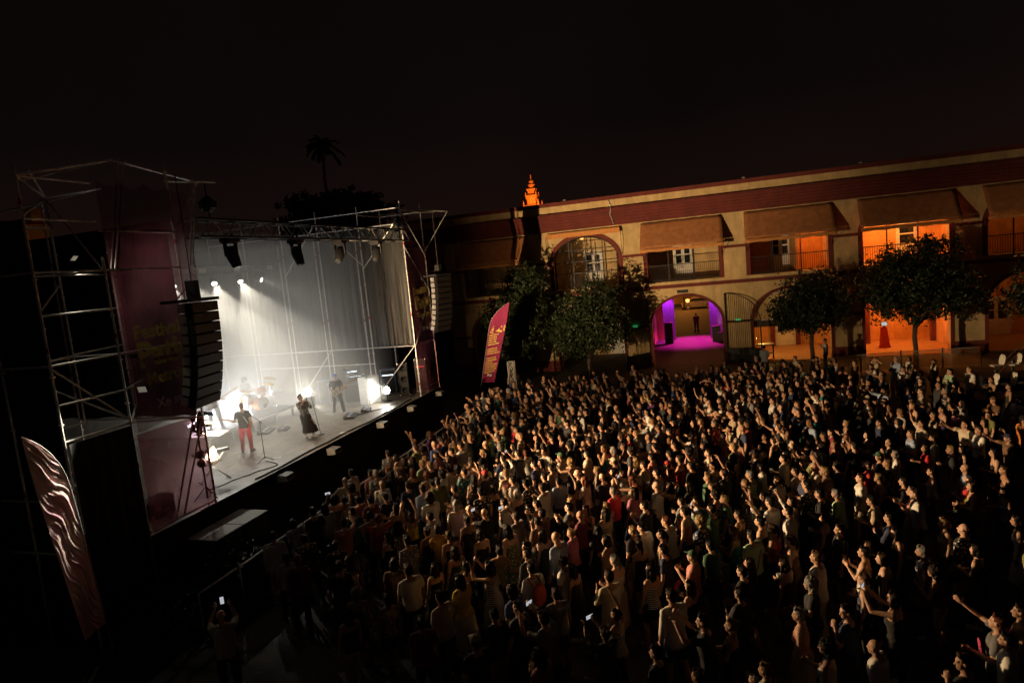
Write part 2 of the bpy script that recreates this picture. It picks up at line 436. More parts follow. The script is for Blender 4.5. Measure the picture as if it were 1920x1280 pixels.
def norm(v): return Vector(v).normalized()

class Skel:
    def __init__(s, sex, larm, rarm, hyaw=0, hpitch=6, stance=0, hip=None, lean=0.0, feet=None, twist=0.0):
        k = 1.0 if sex == 'm' else .94
        s.sex = sex; s.k = k
        hz = (.92 if hip is None else hip)*k
        s.base = Vector((0, 0, hz))
        lean = R(lean); s.Rt = Matrix.Rotation(lean, 3, 'Y') @ Matrix.Rotation(R(twist), 3, 'Z')   # +lean bends forward
        hw = .095*k
        if feet is None:
            feet = [((.02, .13), (-.03, -.12)), ((.11, .13), (-.09, -.11))][stance]
        s.hips = [Vector((0, hw, hz)), Vector((0, -hw, hz))]; s.knee = []; s.ank = []; s.fdir = []
        for i, sg in enumerate((1, -1)):
            a = Vector((feet[i][0]*k, feet[i][1]*k, .085*k + (feet[i][2] if len(feet[i]) > 2 else 0)))
            h = s.hips[i]; l1, l2 = .43*k, .415*k; d = a-h; L = min(d.length, (l1+l2)*.999); d = d.normalized()
            x = (l1*l1-l2*l2+L*L)/(2*L); hgt = math.sqrt(max(l1*l1-x*x, 1e-6))
            fw = Vector((1, .18*sg, .15)); fw = (fw - d*fw.dot(d)).normalized()
            s.knee.append(h+d*x+fw*hgt); s.ank.append(h+d*L); s.fdir.append(norm((1, .22*sg, 0)))
        s.T = lambda p: s.base + s.Rt @ (Vector(p)-Vector((0, 0, .92*k))) if True else None
        sw = .178 if sex == 'm' else .158
        s.sh = []; s.el = []; s.wr = []; s.fa = []; s.curl = []
        for i, (sg, an) in enumerate(((1, larm), (-1, rarm))):
            u, f, c = ARM[an]
            up = norm((u[0], u[1]*sg, u[2])); fa = norm((f[0], f[1]*sg, f[2]))
            lift = max(0, up.z)*.05
            S = s.T((-.005, sg*sw, 1.415*k+lift)); up = s.Rt @ up; fa = s.Rt @ fa
            E = S+up*.285*k; W = E+fa*.25*k
            s.sh.append(S); s.el.append(E); s.wr.append(W); s.fa.append(fa); s.curl.append(c)
        s.neck0 = s.T((-.012, 0, 1.44*k)); s.neck1 = s.T((.012, 0, 1.555*k))
        s.Rh = s.Rt @ Matrix.Rotation(R(hyaw), 3, 'Z') @ Matrix.Rotation(-R(hpitch), 3, 'Y')
        s.hc = s.T((.022, 0, 1.635*k)); s.hk = .97 if sex == 'm' else .92
    def H(s, p): return s.hc + s.Rh @ (Vector(p)*s.hk)
    def torso(s, g=0.0, z0=.78, z1=1.50, flare=None):
        k = s.k
        if s.sex == 'm': S = [(.78, 0, .10, .145), (.88, -.005, .118, .17), (.98, 0, .112, .158), (1.08, .008, .104, .148), (1.2, .01, .112, .163), (1.31, .006, .12, .182), (1.39, 0, .108, .185), (1.44, -.008, .08, .14), (1.49, -.012, .058, .075)]
        else: S = [(.78, -.004, .105, .15), (.88, -.012, .122, .172), (.98, 0, .106, .148), (1.08, .008, .09, .122), (1.2, .008, .1, .138), (1.31, .006, .104, .155), (1.39, 0, .092, .158), (1.44, -.008, .07, .118), (1.49, -.012, .05, .062)]
        out = []
        for z, x, rx, ry in S:
            if z < z0-1e-6 or z > z1+1e-6: continue
            out.append((s.T((x, 0, z*k)), s.Rt @ Vector((rx+g, 0, 0)), s.Rt @ Vector((0, ry+g, 0))))
        return out
    def body(s):
        k = s.k; b = MB(); m = s.sex == 'm'; t = 1.0 if m else .88
        b.loft(s.torso())
        if not m:
            for sg in (1, -1): b.ellipsoid(s.T((.085, sg*.066, 1.235*k)), (.05, .055, .055))
        b.capsule(s.neck0, s.neck1, .062*t, .054*t)
        b.capsule(s.T((0, .06, 1.43*k)), s.sh[0], .055, .05); b.capsule(s.T((0, -.06, 1.43*k)), s.sh[1], .055, .05)
        for i, sg in enumerate((1, -1)):
            h, kn, a = s.hips[i], s.knee[i], s.ank[i]
            b.capsule(h+Vector((0, 0, -.02)), kn, .092*(t*.5+.5), .058*t)
            c = kn.lerp(a, .3) + Vector((-.018, 0, 0)); b.capsule(kn, c, .056*t, .058*t); b.capsule(c, a, .056*t, .036*t)
            f = s.fdir[i]; b.capsule(a+Vector((0, 0, -.045))-f*.045, a+Vector((0, 0, -.052))+f*.15*k, .036, .03)
            S, E, W = s.sh[i], s.el[i], s.wr[i]
            b.capsule(S, E, .054*t, .040*t); c = E.lerp(W, .25); b.capsule(E, c, .040*t, .043*t); b.capsule(c, W, .042*t, .027*t)
            s.hand(b, i, t)
        H = s.H
        rot = s.Rh
        b.ellipsoid(H((-.012, 0, .035)), (.094*s.hk, .075*s.hk, .084*s.hk), rot)
        b.ellipsoid(H((.024, 0, -.03)), (.066*s.hk, .058*s.hk, .086*s.hk), rot)
        b.ellipsoid(H((.046, 0, -.088)), (.038*s.hk, .036*s.hk, .028*s.hk), rot)
        b.capsule(H((.086, 0, .004)), H((.104, 0, -.032)), .008, .0125, 8)
        b.capsule(H((.076, -.034, .024)), H((.076, .034, .024)), .012, .012, 8)
        b.capsule(H((.078, -.018, -.062)), H((.078, .018, -.062)), .010, .010, 8)
        for sg in (1, -1): b.ellipsoid(H((-.004, sg*.077, -.008)), (.02, .010, .031), rot, 8, 6)
        b.capsule(H((-.02, 0, -.05)), s.neck1, .055*t, .056*t)
        return b
    def handframe(s, i):
        d = s.fa[i]; sg = 1 if i == 0 else -1
        up = Vector((0, 0, 1)) if abs(d.z) < .8 else Vector((1, 0, 0))
        side = (up - d*up.dot(d)).normalized()          # thumb side
        pn = side.cross(d)*sg                             # palm normal, inwards
        return d, side, pn
    def hand(s, b, i, t):
        d, side, pn = s.handframe(i); W = s.wr[i]; c = s.curl[i]
        b.ellipsoid(W+d*.05, (.05, .040, .019), Matrix((d, side, pn)).transposed(), 12, 8)
        for j, ln in enumerate((.07, .08, .075, .058)):
            o = W + d*.082 + side*(.028-.019*j)
            d1 = (d*math.cos(c*.6) + pn*math.sin(c*.6)).normalized(); d2 = (d*math.cos(c*1.5) + pn*math.sin(c*1.5)).normalized()
            spread = side*(.10*(1.5-j)*(1-min(c, 1)))
            p1 = o + (d1+spread)*ln*.5; p2 = p1 + (d2+spread)*ln*.5
            b.capsule(o-d*.015, p1, .0105, .0095, 6); b.capsule(p1, p2, .0095, .0078, 6)
        o = W+d*.03+side*.026; p1 = o+(side*.8+d*.6+pn*.4*min(1, c)).normalized()*.042; p2 = p1+(side*.25+d*.9+pn*.8*min(1, c)).normalized()*.032
        b.capsule(o, p1, .013, .011, 6); b.capsule(p1, p2, .011, .0085, 6)
    def grip(s, i):
        d, side, pn = s.handframe(i); return s.wr[i]+d*.075+pn*.035, d, side, pn
    # garments: inflated copies of the body regions they cover
    def top(s, kind):
        b = MB(); k = s.k
        if kind in ('tee', 'shirt'):
            g = .027
            b.loft(s.torso(g, .86 if kind == 'tee' else .78, 1.46))
            if s.sex == 'f':
                for sg in (1, -1): b.ellipsoid(s.T((.085, sg*.064, 1.24*k)), (.06, .064, .062))
            for i in (0, 1):
                b.capsule(s.T((0, .06*(1-2*i), 1.43*k)), s.sh[i], .066, .066)
                S, E, W = s.sh[i], s.el[i], s.wr[i]
                if kind == 'tee': b.tube(S, S.lerp(E, .66), .068, .066, 12)
                else: b.capsule(S, E, .066, .054); b.tube(E, E.lerp(W, .55), .054, .05, 12)
                b.ellipsoid(S, (.068,)*3)
        else:                                             # sleeveless top or dress bodice
            b.loft(s.torso(.018, .88, 1.31))
            if s.sex == 'f':
                for sg in (1, -1): b.ellipsoid(s.T((.085, sg*.064, 1.24*k)), (.057, .06, .06))
            for sg in (1, -1):
                b.capsule(s.T((.085, sg*.085, 1.3*k)), s.T((.03, sg*.095, 1.455*k)), .017, .017, 8)
                b.capsule(s.T((-.085, sg*.075, 1.3*k)), s.T((.01, sg*.095, 1.455*k)), .017, .017, 8)
            if kind == 'dress':
                rings = []
                for z, g in ((1.0, .012), (.9, .025), (.75, .055), (.55, .085), (.32, .12)):
                    rx, ry = (.118+g, .165+g) if z < 1 else (.112, .152)
                    c = s.T((0, 0, z*k)) if z > .7 else Vector(((s.knee[0].x+s.knee[1].x)/2*.6, 0, z*k*(s.base.z/(.92*k))))
                    rings.append((c, Vector((rx, 0, 0)), Vector((0, ry, 0))))
                b.loft(rings)
        return b
    def bottom(s, kind):
        b = MB(); k = s.k; t = 1.0 if s.sex == 'm' else .92
        if kind == 'skirt':
            rings = []
            kx = (s.knee[0].x+s.knee[1].x)/2
            for z, g, fx in ((1.0, .0, 0), (.92, .034, 0), (.75, .05, .25), (.5, .085, .75), (.25, .125, .9)):
                c = s.T((0, 0, z*k)) if z > .9 else Vector((kx*fx, 0, s.base.z*(z/.92)))
                rx, ry = (.12+g, .165+g) if z < 1 else (.132, .172)
                rings.append((c, Vector((rx, 0, 0)), Vector((0, ry, 0))))
            b.loft(rings); return b
        b.loft(s.torso(.004, .78, .98)); 
        for i in (0, 1):
            h, kn, a = s.hips[i], s.knee[i], s.ank[i]
            if kind == 'shorts': b.capsule(h, h.lerp(kn, .4), .107*t, .1*t); b.tube(h.lerp(kn, .3), h.lerp(kn, .86), .1*t, .094*t, 14)
            else:
                b.capsule(h, kn, .106*t, .078*t); b.tube(kn-(kn-h).normalized()*.02, a+Vector((0, 0, -.02)), .078*t, .064*t, 14); b.ellipsoid(kn, (.078*t,)*3)
        return b
    def shoes(s):
        b = MB()
        for i in (0, 1):
            a, f = s.ank[i], s.fdir[i]; z = a.z-.085*s.k
            b.capsule(Vector((a.x, a.y, z+.048))-f*.05, Vector((a.x, a.y, z+.044))+f*.155*s.k, .047, .042)
            b.box(Vector((a.x, a.y, z+.015))+f*.055*s.k, (.29*s.k, .085, .03), Matrix.Rotation(math.atan2(f.y, f.x), 3, 'Z'))
        return b

def paint_body(me, s):
    n = len(me.vertices); co = np.empty(n*3); me.vertices.foreach_get('co', co); co = co.reshape(-1, 3)
    L = (co - np.array(s.hc)) @ np.array(s.Rh) / s.hk
    col = np.ones((n, 4))
    def blob(c, r, v):
        d = np.sqrt((((L-np.array(c))/np.array(r))**2).sum(1)); w = np.clip(1.4-d, 0, 1)[:, None]
        col[:, :3] = col[:, :3]*(1-w) + np.array(v)*w
    for sg in (1, -1):
        blob((.08, sg*.031, .003), (.02, .015, .008), (.1, .09, .08)); blob((.084, sg*.034, .026), (.018, .02, .006), (.22, .17, .13))
    blob((.088, 0, -.062), (.016, .022, .008), (.85, .5, .45))
    a = me.color_attributes.new('tint', 'FLOAT_COLOR', 'POINT'); a.data.foreach_set('color', col.ravel())

HAIR = {}
def hair_mesh(kind, low=False):
    b = MB()
    if kind == 'cap':
        b.ellipsoid((-.012, 0, .055), (.102, .084, .083)); b.ellipsoid((.1, 0, .058), (.065, .06, .010))
        return remesh(b, .01, 3, .2)
    b.ellipsoid((-.026, 0, .043), (.095, .085, .09)); b.ellipsoid((-.055, 0, -.015), (.062, .078, .075))
    b.capsule((.045, -.035, .098), (.045, .035, .098), .03, .03)
    w, sc = .006, (30, 30, 14)
    if kind == 'long':
        for sg in (1, -1):
            b.capsule((.0, sg*.078, .04), (-.02, sg*.092, -.12), .026, .028); b.capsule((-.02, sg*.092, -.12), (-.03, sg*.08, -.26), .028, .016)
        b.capsule((-.07, -.03, -.02), (-.1, -.04, -.3), .062, .04); b.capsule((-.07, .03, -.02), (-.1, .04, -.3), .062, .04)
        w, sc = .010, (45, 45, 6)
    elif kind == 'bun': b.ellipsoid((-.105, 0, .09), (.045, .05, .045))
    elif kind == 'tail':
        b.capsule((-.11, 0, .05), (-.15, 0, -.02), .026, .034); b.capsule((-.15, 0, -.02), (-.13, 0, -.2), .034, .012); w = .008
    elif kind == 'curly':
        b.ellipsoid((-.03, 0, .04), (.125, .125, .12)); b.ellipsoid((-.06, 0, -.06), (.09, .115, .1)); w, sc = .03, (34, 34, 34)
    elif kind == 'bob':
        for sg in (1, -1): b.capsule((-.005, sg*.08, .03), (-.005, sg*.088, -.1), .03, .03)
        b.capsule((-.07, -.04, -.03), (-.07, -.04, -.1), .055, .045); b.capsule((-.07, .04, -.03), (-.07, .04, -.1), .055, .045); w, sc = .008, (45, 45, 8)
    return remesh(b, .012, 3, .35, w, 3.0, sc)
for hk in ('short', 'long', 'bun', 'tail', 'curly', 'bob', 'cap'): HAIR[hk] = hair_mesh(hk)
for hk, me in HAIR.items():
    me.name = 'hair' if hk != 'cap' else 'cap'; me.materials.append(MATS['cloth' if hk == 'cap' else 'hair'])

PARTS = {}     # (sex, pose) -> skeleton and meshes, shared by everyone in that pose
def make_parts(sex, pose):
    la, ra, hy, hp, st, words = POSES[pose]
    sk = Skel(sex, la, ra, hy, hp, st)
    P = {'skel': sk}
    P['body'] = remesh(sk.body(), .0095, 4, .26); paint_body(P['body'], sk)
    for kd in (('tee', 'shirt') if sex == 'm' else ('tee', 'tank', 'dress')):
        P[kd] = remesh(sk.top(kd), .016, 4, .6, .011, RND.random()*50)
    PARTS[(sex, pose)] = P
BOTTOMS = {}
def make_bottoms():
    for sex in 'mf':
        for st in (0, 1):
            sk = Skel(sex, 'down', 'down', stance=st)
            for kd in (('trousers', 'shorts') if sex == 'm' else ('trousers', 'shorts', 'skirt')):
                BOTTOMS[(sex, st, kd)] = remesh(sk.bottom(kd), .018, 4, .6, .009, RND.random()*50)
SKINS = [(.44, .25, .15), (.38, .21, .125), (.32, .175, .1), (.48, .29, .19), (.25, .135, .08), (.17, .09, .055)]
HAIRS = [(.010, .007, .005), (.016, .010, .006), (.03, .016, .009), (.007, .006, .006), (.12, .065, .027), (.22, .14, .06), (.16, .15, .14), (.10, .032, .013)]
def garment(name, me, parent, color, material='cloth', loc=None):
    o = link(name, me, parent, loc); o.color = (*color, 1)
    if not me.materials: me.materials.append(MATS['cloth'])
    if material != me.materials[0].name:
        o.material_slots[0].link = 'OBJECT'; o.material_slots[0].material = MATS[material]
    return o
# ------------------------------------------------------------------ setting: ground, street
g = MB(); g.add([(-900, -200, 0), (900, -200, 0), (900, 1500, 0), (-900, 1500, 0)], [(0, 1, 2, 3)])
tag(g.build('ground', 'ground'), 'dark paved courtyard ground running out to the street', 'ground', kind='structure')
F = 42.37; BAY = 6.25; BC = lambda k: -1.68 + BAY*k
KS = range(-4, 5)
bld = thing('courtyard_building', 'long cream two storey arcaded building with red trim and orange awnings', 'building', (0, F, 0))
def B(mb, name, m, parent=None, smooth=False):
    """part of the building, given in world coordinates"""
    o = mb.build(name, m, parent or bld, smooth=smooth)
    if parent is None: o.location = (0, -F, 0)
    return o
def arch_pts(xc, a, zs, rise, n=22):
    return [(xc - a*math.cos(math.pi*i/n), zs + rise*math.sin(math.pi*i/n)) for i in range(n+1)]
def bay_wall(xc, z0, z1, a, zb, zs, rise, y0, y1):
    m = MB(); x0, x1 = xc-BAY/2, xc+BAY/2; P = arch_pts(xc, a, zs, rise)
    def quad(pts):
        m.add([(x, y0, z) for x, z in pts], [(0, 1, 2, 3)]); m.add([(x, y1, z) for x, z in pts], [(3, 2, 1, 0)])
    quad([(x0, z0), (xc-a, z0), (xc-a, z1), (x0, z1)]); quad([(xc+a, z0), (x1, z0), (x1, z1), (xc+a, z1)])
    if zb > z0: quad([(xc-a, z0), (xc+a, z0), (xc+a, zb), (xc-a, zb)])
    for (xa, za), (xb, zb2) in zip(P, P[1:]): quad([(xa, za), (xb, zb2), (xb, z1), (xa, z1)])
    loop = [(xc-a, zb)] + P + [(xc+a, zb)]
    for (xa, za), (xb, zb2) in zip(loop, loop[1:]): m.add([(xa, y0, za), (xa, y1, za), (xb, y1, zb2), (xb, y0, zb2)], [(0, 1, 2, 3)])
    if zb > z0: m.add([(xc-a, y0, zb), (xc+a, y0, zb), (xc+a, y1, zb), (xc-a, y1, zb)], [(0, 1, 2, 3)])
    return m
def surround(xc, a, zb, zs, rise, w, y0, proud=.05):
    m = MB(); I = [(xc-a, zb)] + arch_pts(xc, a, zs, rise) + [(xc+a, zb)]; O = [(xc-a-w, zb)] + arch_pts(xc, a+w, zs, rise+w) + [(xc+a+w, zb)]
    for i in range(len(I)-1):
        q = [I[i], I[i+1], O[i+1], O[i]]
        m.add([(x, y0-proud, z) for x, z in q] + [(x, y0+.02, z) for x, z in q], [(0, 1, 2, 3), (0, 4, 5, 1), (2, 6, 7, 3)])
    return m
ZS, ZF = 5.53, 5.12                                          # gallery floor, top of the ground storey
XL, XR = BC(-4)-BAY/2, BC(4)+BAY/2
for k in KS:
    xc = BC(k)
    B(bay_wall(xc, 0, ZF, 2.2, 0, 2.75, 1.78, F, F+.55), 'wall', 'cream')
    B(bay_wall(xc, ZF, 9.5, 2.2, ZS, 7.4, 1.6, F, F+.55), 'wall', 'cream')
    B(surround(xc, 2.2, 0, 2.75, 1.78, .17, F), 'arch_surround', 'redtrim')
    B(surround(xc, 2.2, ZS, 7.4, 1.6, .26, F), 'arch_surround', 'redtrim')
    # string courses on the piers, base course
    for zz, hh in ((7.33, .17), (2.62, .16)):
        w = .26 if zz > 5 else .17
        B(MB().bb(xc+2.2+w+.002, BC(k+1)-2.2-w-.002, F-.045, F+.02, zz, zz+hh), 'string_course', 'redtrim')
    B(MB().bb(xc+2.2+.172, BC(k+1)-2.2-.172, F-.03, F+.02, 0, .75), 'plinth', 'redtrim')
B(MB().bb(XL, XR, F-.07, F+.02, 5.11, 5.33), 'string_course', 'redtrim')
c = MB()                                                       # red moulded cornice in steps
for i, (z0, z1, p) in enumerate(((9.5, 9.62, .16), (9.62, 9.80, .22), (9.80, 9.98, .30), (9.98, 10.16, .38), (10.16, 10.34, .46), (10.34, 10.52, .54), (10.52, 10.62, .62))): c.bb(XL, XR, F-p, F+.5, z0+.012, z1)
B(c, 'cornice', 'redtrim')
B(MB().bb(XL, XR, F-.2, F+.35, 10.62, 11.15), 'parapet', 'cream'); B(MB().bb(XL, XR, F-.28, F+.42, 11.15, 11.40), 'parapet_cap', 'redtrim')
B(MB().bb(XL, XR, F+.56, 56.0, 9.6, 9.9), 'roof', 'cream')
B(MB().bb(XL, BC(0)-2.4, 55.7, 56.0, 0, 9.6), 'back_wall', 'cream'); B(MB().bb(BC(0)+2.4, XR, 55.7, 56.0, 0, 9.6), 'back_wall', 'cream')
B(MB().bb(BC(0)-2.4, BC(0)+2.4, 55.7, 56.0, 4.4, 9.6), 'back_wall', 'cream')
# floors, partitions, inner walls
B(MB().bb(XL, XR, F+.56, 55.6, ZF+.02, ZS-.02), 'gallery_floor', 'cream')
for k in range(-4, 6):
    x = BC(k)-BAY/2
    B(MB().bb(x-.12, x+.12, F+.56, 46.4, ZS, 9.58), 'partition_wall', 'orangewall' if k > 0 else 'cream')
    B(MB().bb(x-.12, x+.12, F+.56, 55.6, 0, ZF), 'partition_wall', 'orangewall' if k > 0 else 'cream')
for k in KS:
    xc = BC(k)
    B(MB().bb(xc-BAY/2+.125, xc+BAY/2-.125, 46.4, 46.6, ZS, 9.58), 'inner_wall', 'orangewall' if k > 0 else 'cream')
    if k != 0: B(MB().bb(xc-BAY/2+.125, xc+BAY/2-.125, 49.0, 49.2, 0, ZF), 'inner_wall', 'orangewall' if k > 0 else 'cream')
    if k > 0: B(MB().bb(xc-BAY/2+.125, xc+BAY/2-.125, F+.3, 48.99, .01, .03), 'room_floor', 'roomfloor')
def door(xc, y, z, w=1.3, h=2.35, parent=None, leafs=2):
    d = MB()
    d.bb(xc-w/2-.08, xc+w/2+.08, y-.06, y-.005, z, z+h+.08)
    fr = B(d, 'door', 'whitepaint')
    lw = w/leafs
    for i in range(leafs):
        x0 = xc-w/2+lw*i
        lf = MB().bb(x0+.015, x0+lw-.015, y-.10, y-.065, z+.02, z+h)
        o = lf.build('door_leaf', 'whitepaint', fr)
        for j in range(2):
            p = MB().bb(x0+.11, x0+lw-.11, y-.108, y-.102, z+1.05+j*.62, z+1.05+j*.62+.54); p.build('pane', 'glass', fr)
        MB().bb(x0+.11, x0+lw-.11, y-.112, y-.102, z+.2, z+.85).build('door_panel', 'whitepaint', fr)
    return fr
door(-1.8, 46.4, ZS, 1.15, 2.4); door(4.5, 46.4, ZS, 1.1, 2.3); door(-8.1, 46.4, ZS, 1.2, 2.4); door(4.85, 49.0, .03, 1.25, 2.4); door(17.6, 49.0, .03, 1.5, 2.4); door(11.9, 46.4, ZS, 1.0, 2.5, leafs=1)
door(-7.0, 49.0, .03, 1.4, 2.4)
for x in (4.0, 5.65): B(MB().bb(x-.14, x+.14, 48.7, 48.95, .03, 3.0), 'red_pilaster', 'redtrim')
for x in (9.75, 13.75): B(MB().bb(x-.22, x+.22, 47.6, 47.95, .03, 3.0), 'red_pilaster', 'redtrim')
# ground floor arched fanlight frame in the bar bay
fl = MB()
fl.bb(BC(1)-2.2, BC(1)+2.2, F+.25, F+.33, 2.62, 2.74)
pts = arch_pts(BC(1), 2.14, 2.75, 1.7)
fl.path([(x, F+.29, z) for x, z in pts], .045, 6)
B(fl, 'fanlight_frame', 'whitepaint')
inf = MB(); PP = arch_pts(BC(1), 2.12, 2.75, 1.68); inf.add([(x, F+.42, z) for x, z in PP], [tuple(range(len(PP)))]); B(inf, 'fanlight_panel', 'cream'); B(MB().bb(BC(1)-2.19, BC(1)+2.19, F+.36, F+.48, 2.2, 2.60), 'lintel_board', 'bark')
# glazed upper arch (its awning is rolled up): frame and panes
xc = BC(-1); gl = MB(); a = 2.16
for x in (-1.15, 0, 1.15): gl.bb(xc+x-.03, xc+x+.03, F+.3, F+.36, ZS, 7.4+1.56*math.sqrt(max(0, 1-(x/a)**2)))
for z in (7.35, 8.15): 
    hw = a*math.sqrt(max(0, 1-((z-7.4)/1.58)**2)) if z > 7.4 else a
    gl.bb(xc-hw, xc+hw, F+.305, F+.355, z-.03, z+.03)
gl.path([(x, F+.33, z) for x, z in [(xc-a, ZS)]+arch_pts(xc, a, 7.4, 1.56)+[(xc+a, ZS)]], .05, 6)
wf = B(gl, 'arched_window', 'iron')
gm, gnt, go_, gb = _nt('clearglass'); gb.inputs['Base Color'].default_value = (1, 1, 1, 1); gb.inputs['Roughness'].default_value = .03
_tr = N(gnt, 'ShaderNodeBsdfTransparent'); _gl = N(gnt, 'ShaderNodeBsdfGlossy'); _gl.inputs['Roughness'].default_value = .03
_mx = N(gnt, 'ShaderNodeMixShader'); _fr = N(gnt, 'ShaderNodeFresnel', IOR=1.5); gnt.links.new(_fr.outputs[0], _mx.inputs[0])
gnt.links.new(_tr.outputs[0], _mx.inputs[1]); gnt.links.new(_gl.outputs[0], _mx.inputs[2]); gnt.links.new(_mx.outputs[0], go_.inputs['Surface'])
xs = [-2.1, -1.15, 0, 1.15, 2.1]
for x0, x1 in zip(xs, xs[1:]):
    for z0, z1 in ((ZS, 7.32), (7.38, 8.12)):
        q = MB(); q.add([(xc+x0+.03, F+.33, z0), (xc+x1-.03, F+.33, z0), (xc+x1-.03, F+.33, z1), (xc+x0+.03, F+.33, z1)], [(0, 1, 2, 3)]); q.build('pane', 'clearglass', wf)
# awnings over the other openings
for k in KS:
    xc = BC(k)
    if k == -1:
        B(MB().bb(xc-2.45, xc+2.45, F-.42, F-.30, 9.02, 9.34), 'rolled_awning', 'awnhem')
        r = MB(); 
        for sx in (-2.5, 2.5): r.path([(xc+sx, F-.36, 9.2), (xc+sx, F-.36, 8.1), (xc+sx, F-.03, 7.6)], .018)
        B(r, 'awning_arm', 'iron'); continue
    w0, w1, y1, zt, zb = 2.47, 2.52, F-1.15, 9.42, 7.76
    a = MB(); nx, nz = 18, 8; rr = random.Random(k)
    V = []; Fc = []
    for j in range(nz+1):
        t = j/nz
        for i in range(nx+1):
            u = i/nx*2-1; sag = .05*math.sin(math.pi*t)*(1-u*u) + .012*math.sin(u*17+k)
            V.append((xc+u*(w0+(w1-w0)*t), F-.09-(F-.09-y1)*t, zt-(zt-zb)*t - sag))
    for j in range(nz):
        for i in range(nx): Fc.append((j*(nx+1)+i, j*(nx+1)+i+1, (j+1)*(nx+1)+i+1, (j+1)*(nx+1)+i))
    a.add(V, Fc); aw = B(a, 'awning', 'awning', smooth=True)
    sd = aw.modifiers.new('thickness', 'SOLIDIFY'); sd.thickness = .012
    h = MB(); V = []; Fc = []
    for i in range(41):
        u = i/40*2-1; yy = y1-.015+.012*math.sin(i*1.7)
        V += [(xc+u*w1, y1-.016, zb-.03), (xc+u*w1, yy, zb-.24-.02*math.sin(i*.8))]
    Fc = [(2*i, 2*i+2, 2*i+3, 2*i+1) for i in range(40)]
    h.add(V, Fc); ho = h.build('awning_hem', 'awnhem', aw, smooth=True); s2 = ho.modifiers.new('thickness', 'SOLIDIFY'); s2.thickness = .01
    r = MB()
    for sx in (-2.4, 2.4): r.tube((xc+sx, y1+.03, zb-.02), (xc+sx, F-.02, 7.0), .02)
    r.build('awning_arm', 'iron', aw)
# balcony railings
for k in KS:
    xc = BC(k); r = MB(); y = F+.12
    r.bb(xc-2.19, xc+2.19, y-.025, y+.025, ZS+1.05, ZS+1.10); r.bb(xc-2.19, xc+2.19, y-.02, y+.02, ZS+.08, ZS+.12)
    n = 36
    for i in range(n+1):
        x = xc-2.16+4.32*i/n; r.bb(x-.009, x+.009, y-.009, y+.009, ZS+.12, ZS+1.05)
    for x in (-.9, .7): r.bb(xc+x-.03, xc+x+.03, y+.06, y+.12, ZS, 8.6)
    B(r, 'balcony_railing', 'iron')
# iron gate leaves swung open against the piers of the passage
def gate(xh, sgn, ang):
    d = Vector((math.cos(ang)*sgn, -math.sin(ang), 0)); m = MB(); w = 2.1; o = Vector((xh, F-.12, .05))
    def top(t): return 2.8+1.7*math.sin(math.acos(min(1, 1-t/w)) if t < w else math.pi/2)
    for i in range(19):
        t = .04+i*(w-.08)/18; m.tube(o+d*t, o+d*t+Vector((0, 0, top(w-t) if False else 2.75+1.7*math.sqrt(max(0, 1-((t)/w)**2)))), .012, n=5)
    for z in (.1, .95, 2.7): m.tube(o+Vector((0, 0, z)), o+d*w+Vector((0, 0, z)), .028, n=6)
    m.tube(o, o+Vector((0, 0, 4.5)), .035, n=6); m.tube(o+d*w, o+d*w+Vector((0, 0, 2.9)), .035, n=6)
    m.path([o+d*(w*i/14)+Vector((0, 0, 2.75+1.72*math.sqrt(max(0, 1-(i/14)**2)))) for i in range(15)], .03)
    # sheet-metal skirt of the leaf
    m.add([o+Vector((0, 0, .1)), o+d*w+Vector((0, 0, .1)), o+d*w+Vector((0, 0, .94)), o+Vector((0, 0, .94))], [(0, 1, 2, 3)])
    B(m, 'gate_leaf', 'iron')
gate(BC(0)+2.4, 1, R(16)); gate(BC(0)-2.4, -1, R(48))
# exit signs
for x in (1.46, -4.95):
    s = MB().bb(x-.16, x+.16, F-.14, F-.047, 2.72, 2.86); B(s, 'exit_sign', 'exit_green')
# grey drip cable on the parapet
cb = MB().path([(-6.1, F-.32, 11.1), (-5.95, F-.3, 10.7), (-5.9, F-.66, 10.55), (-6.0, F-.5, 10.2), (-5.85, F-.25, 9.6)], .03); B(cb, 'hanging_cable', 'tube')
for x in (-9.0, 2.2, 8.6): B(MB().bb(x-.09, x+.09, F-.1, F+.05, 11.40, 11.52), 'roof_lamp_box', 'greybox')
B(MB().bb(-2.15, -1.45, F-.03, F+.01, 4.75, 4.95), 'name_plate', 'iron')

B(MB().bb(5.06, 5.16, F+1.0, 46.39, ZS, 9.5), 'partition_wall', 'orangewall')  # screen wall added to keep the left half of this balcony dark
# lamps inside the rooms (each a ceiling globe that gives the light)
def room_lamp(x, y, z, power, col, label, r=.14):
    t = thing('ceiling_lamp', label, 'lamp', (x, y, z))
    MB().tube((0, 0, .12), (0, 0, .4), .012).build('stem', 'iron', t)
    b = MB().ellipsoid((0, 0, 0), (r, r, r*.8)); m = b.build('globe', 'lamp_orange', t, smooth=True)
    lamp('lamp_light', 'POINT', (0, 0, -r-.06), power, col, t, shadow_soft_size=.12)
ORG = (1, .36, .075)
room_lamp(6.3, 44.6, 9.05, 120, ORG, 'globe lamp under the gallery ceiling behind the half lit balcony')
room_lamp(10.6, 44.6, 9.05, 460, ORG, 'globe lamp under the gallery ceiling of the brightest balcony')
room_lamp(17.4, 44.6, 9.05, 20, ORG, 'globe lamp under the gallery ceiling of the dim end balcony')
room_lamp(5.6, 46.3, 4.5, 120, (1, .5, .16), 'globe lamp above the drinks counter room')
room_lamp(10.8, 46.3, 4.5, 470, ORG, 'globe lamp in the ground floor room with the red stand')
room_lamp(17.3, 46.3, 4.5, 24, ORG, 'globe lamp in the end ground floor room with a double door')
room_lamp(2.9, 44.3, 2.1, 75, (1, .62, .14), 'low lamp hanging over the drinks counter', .09)
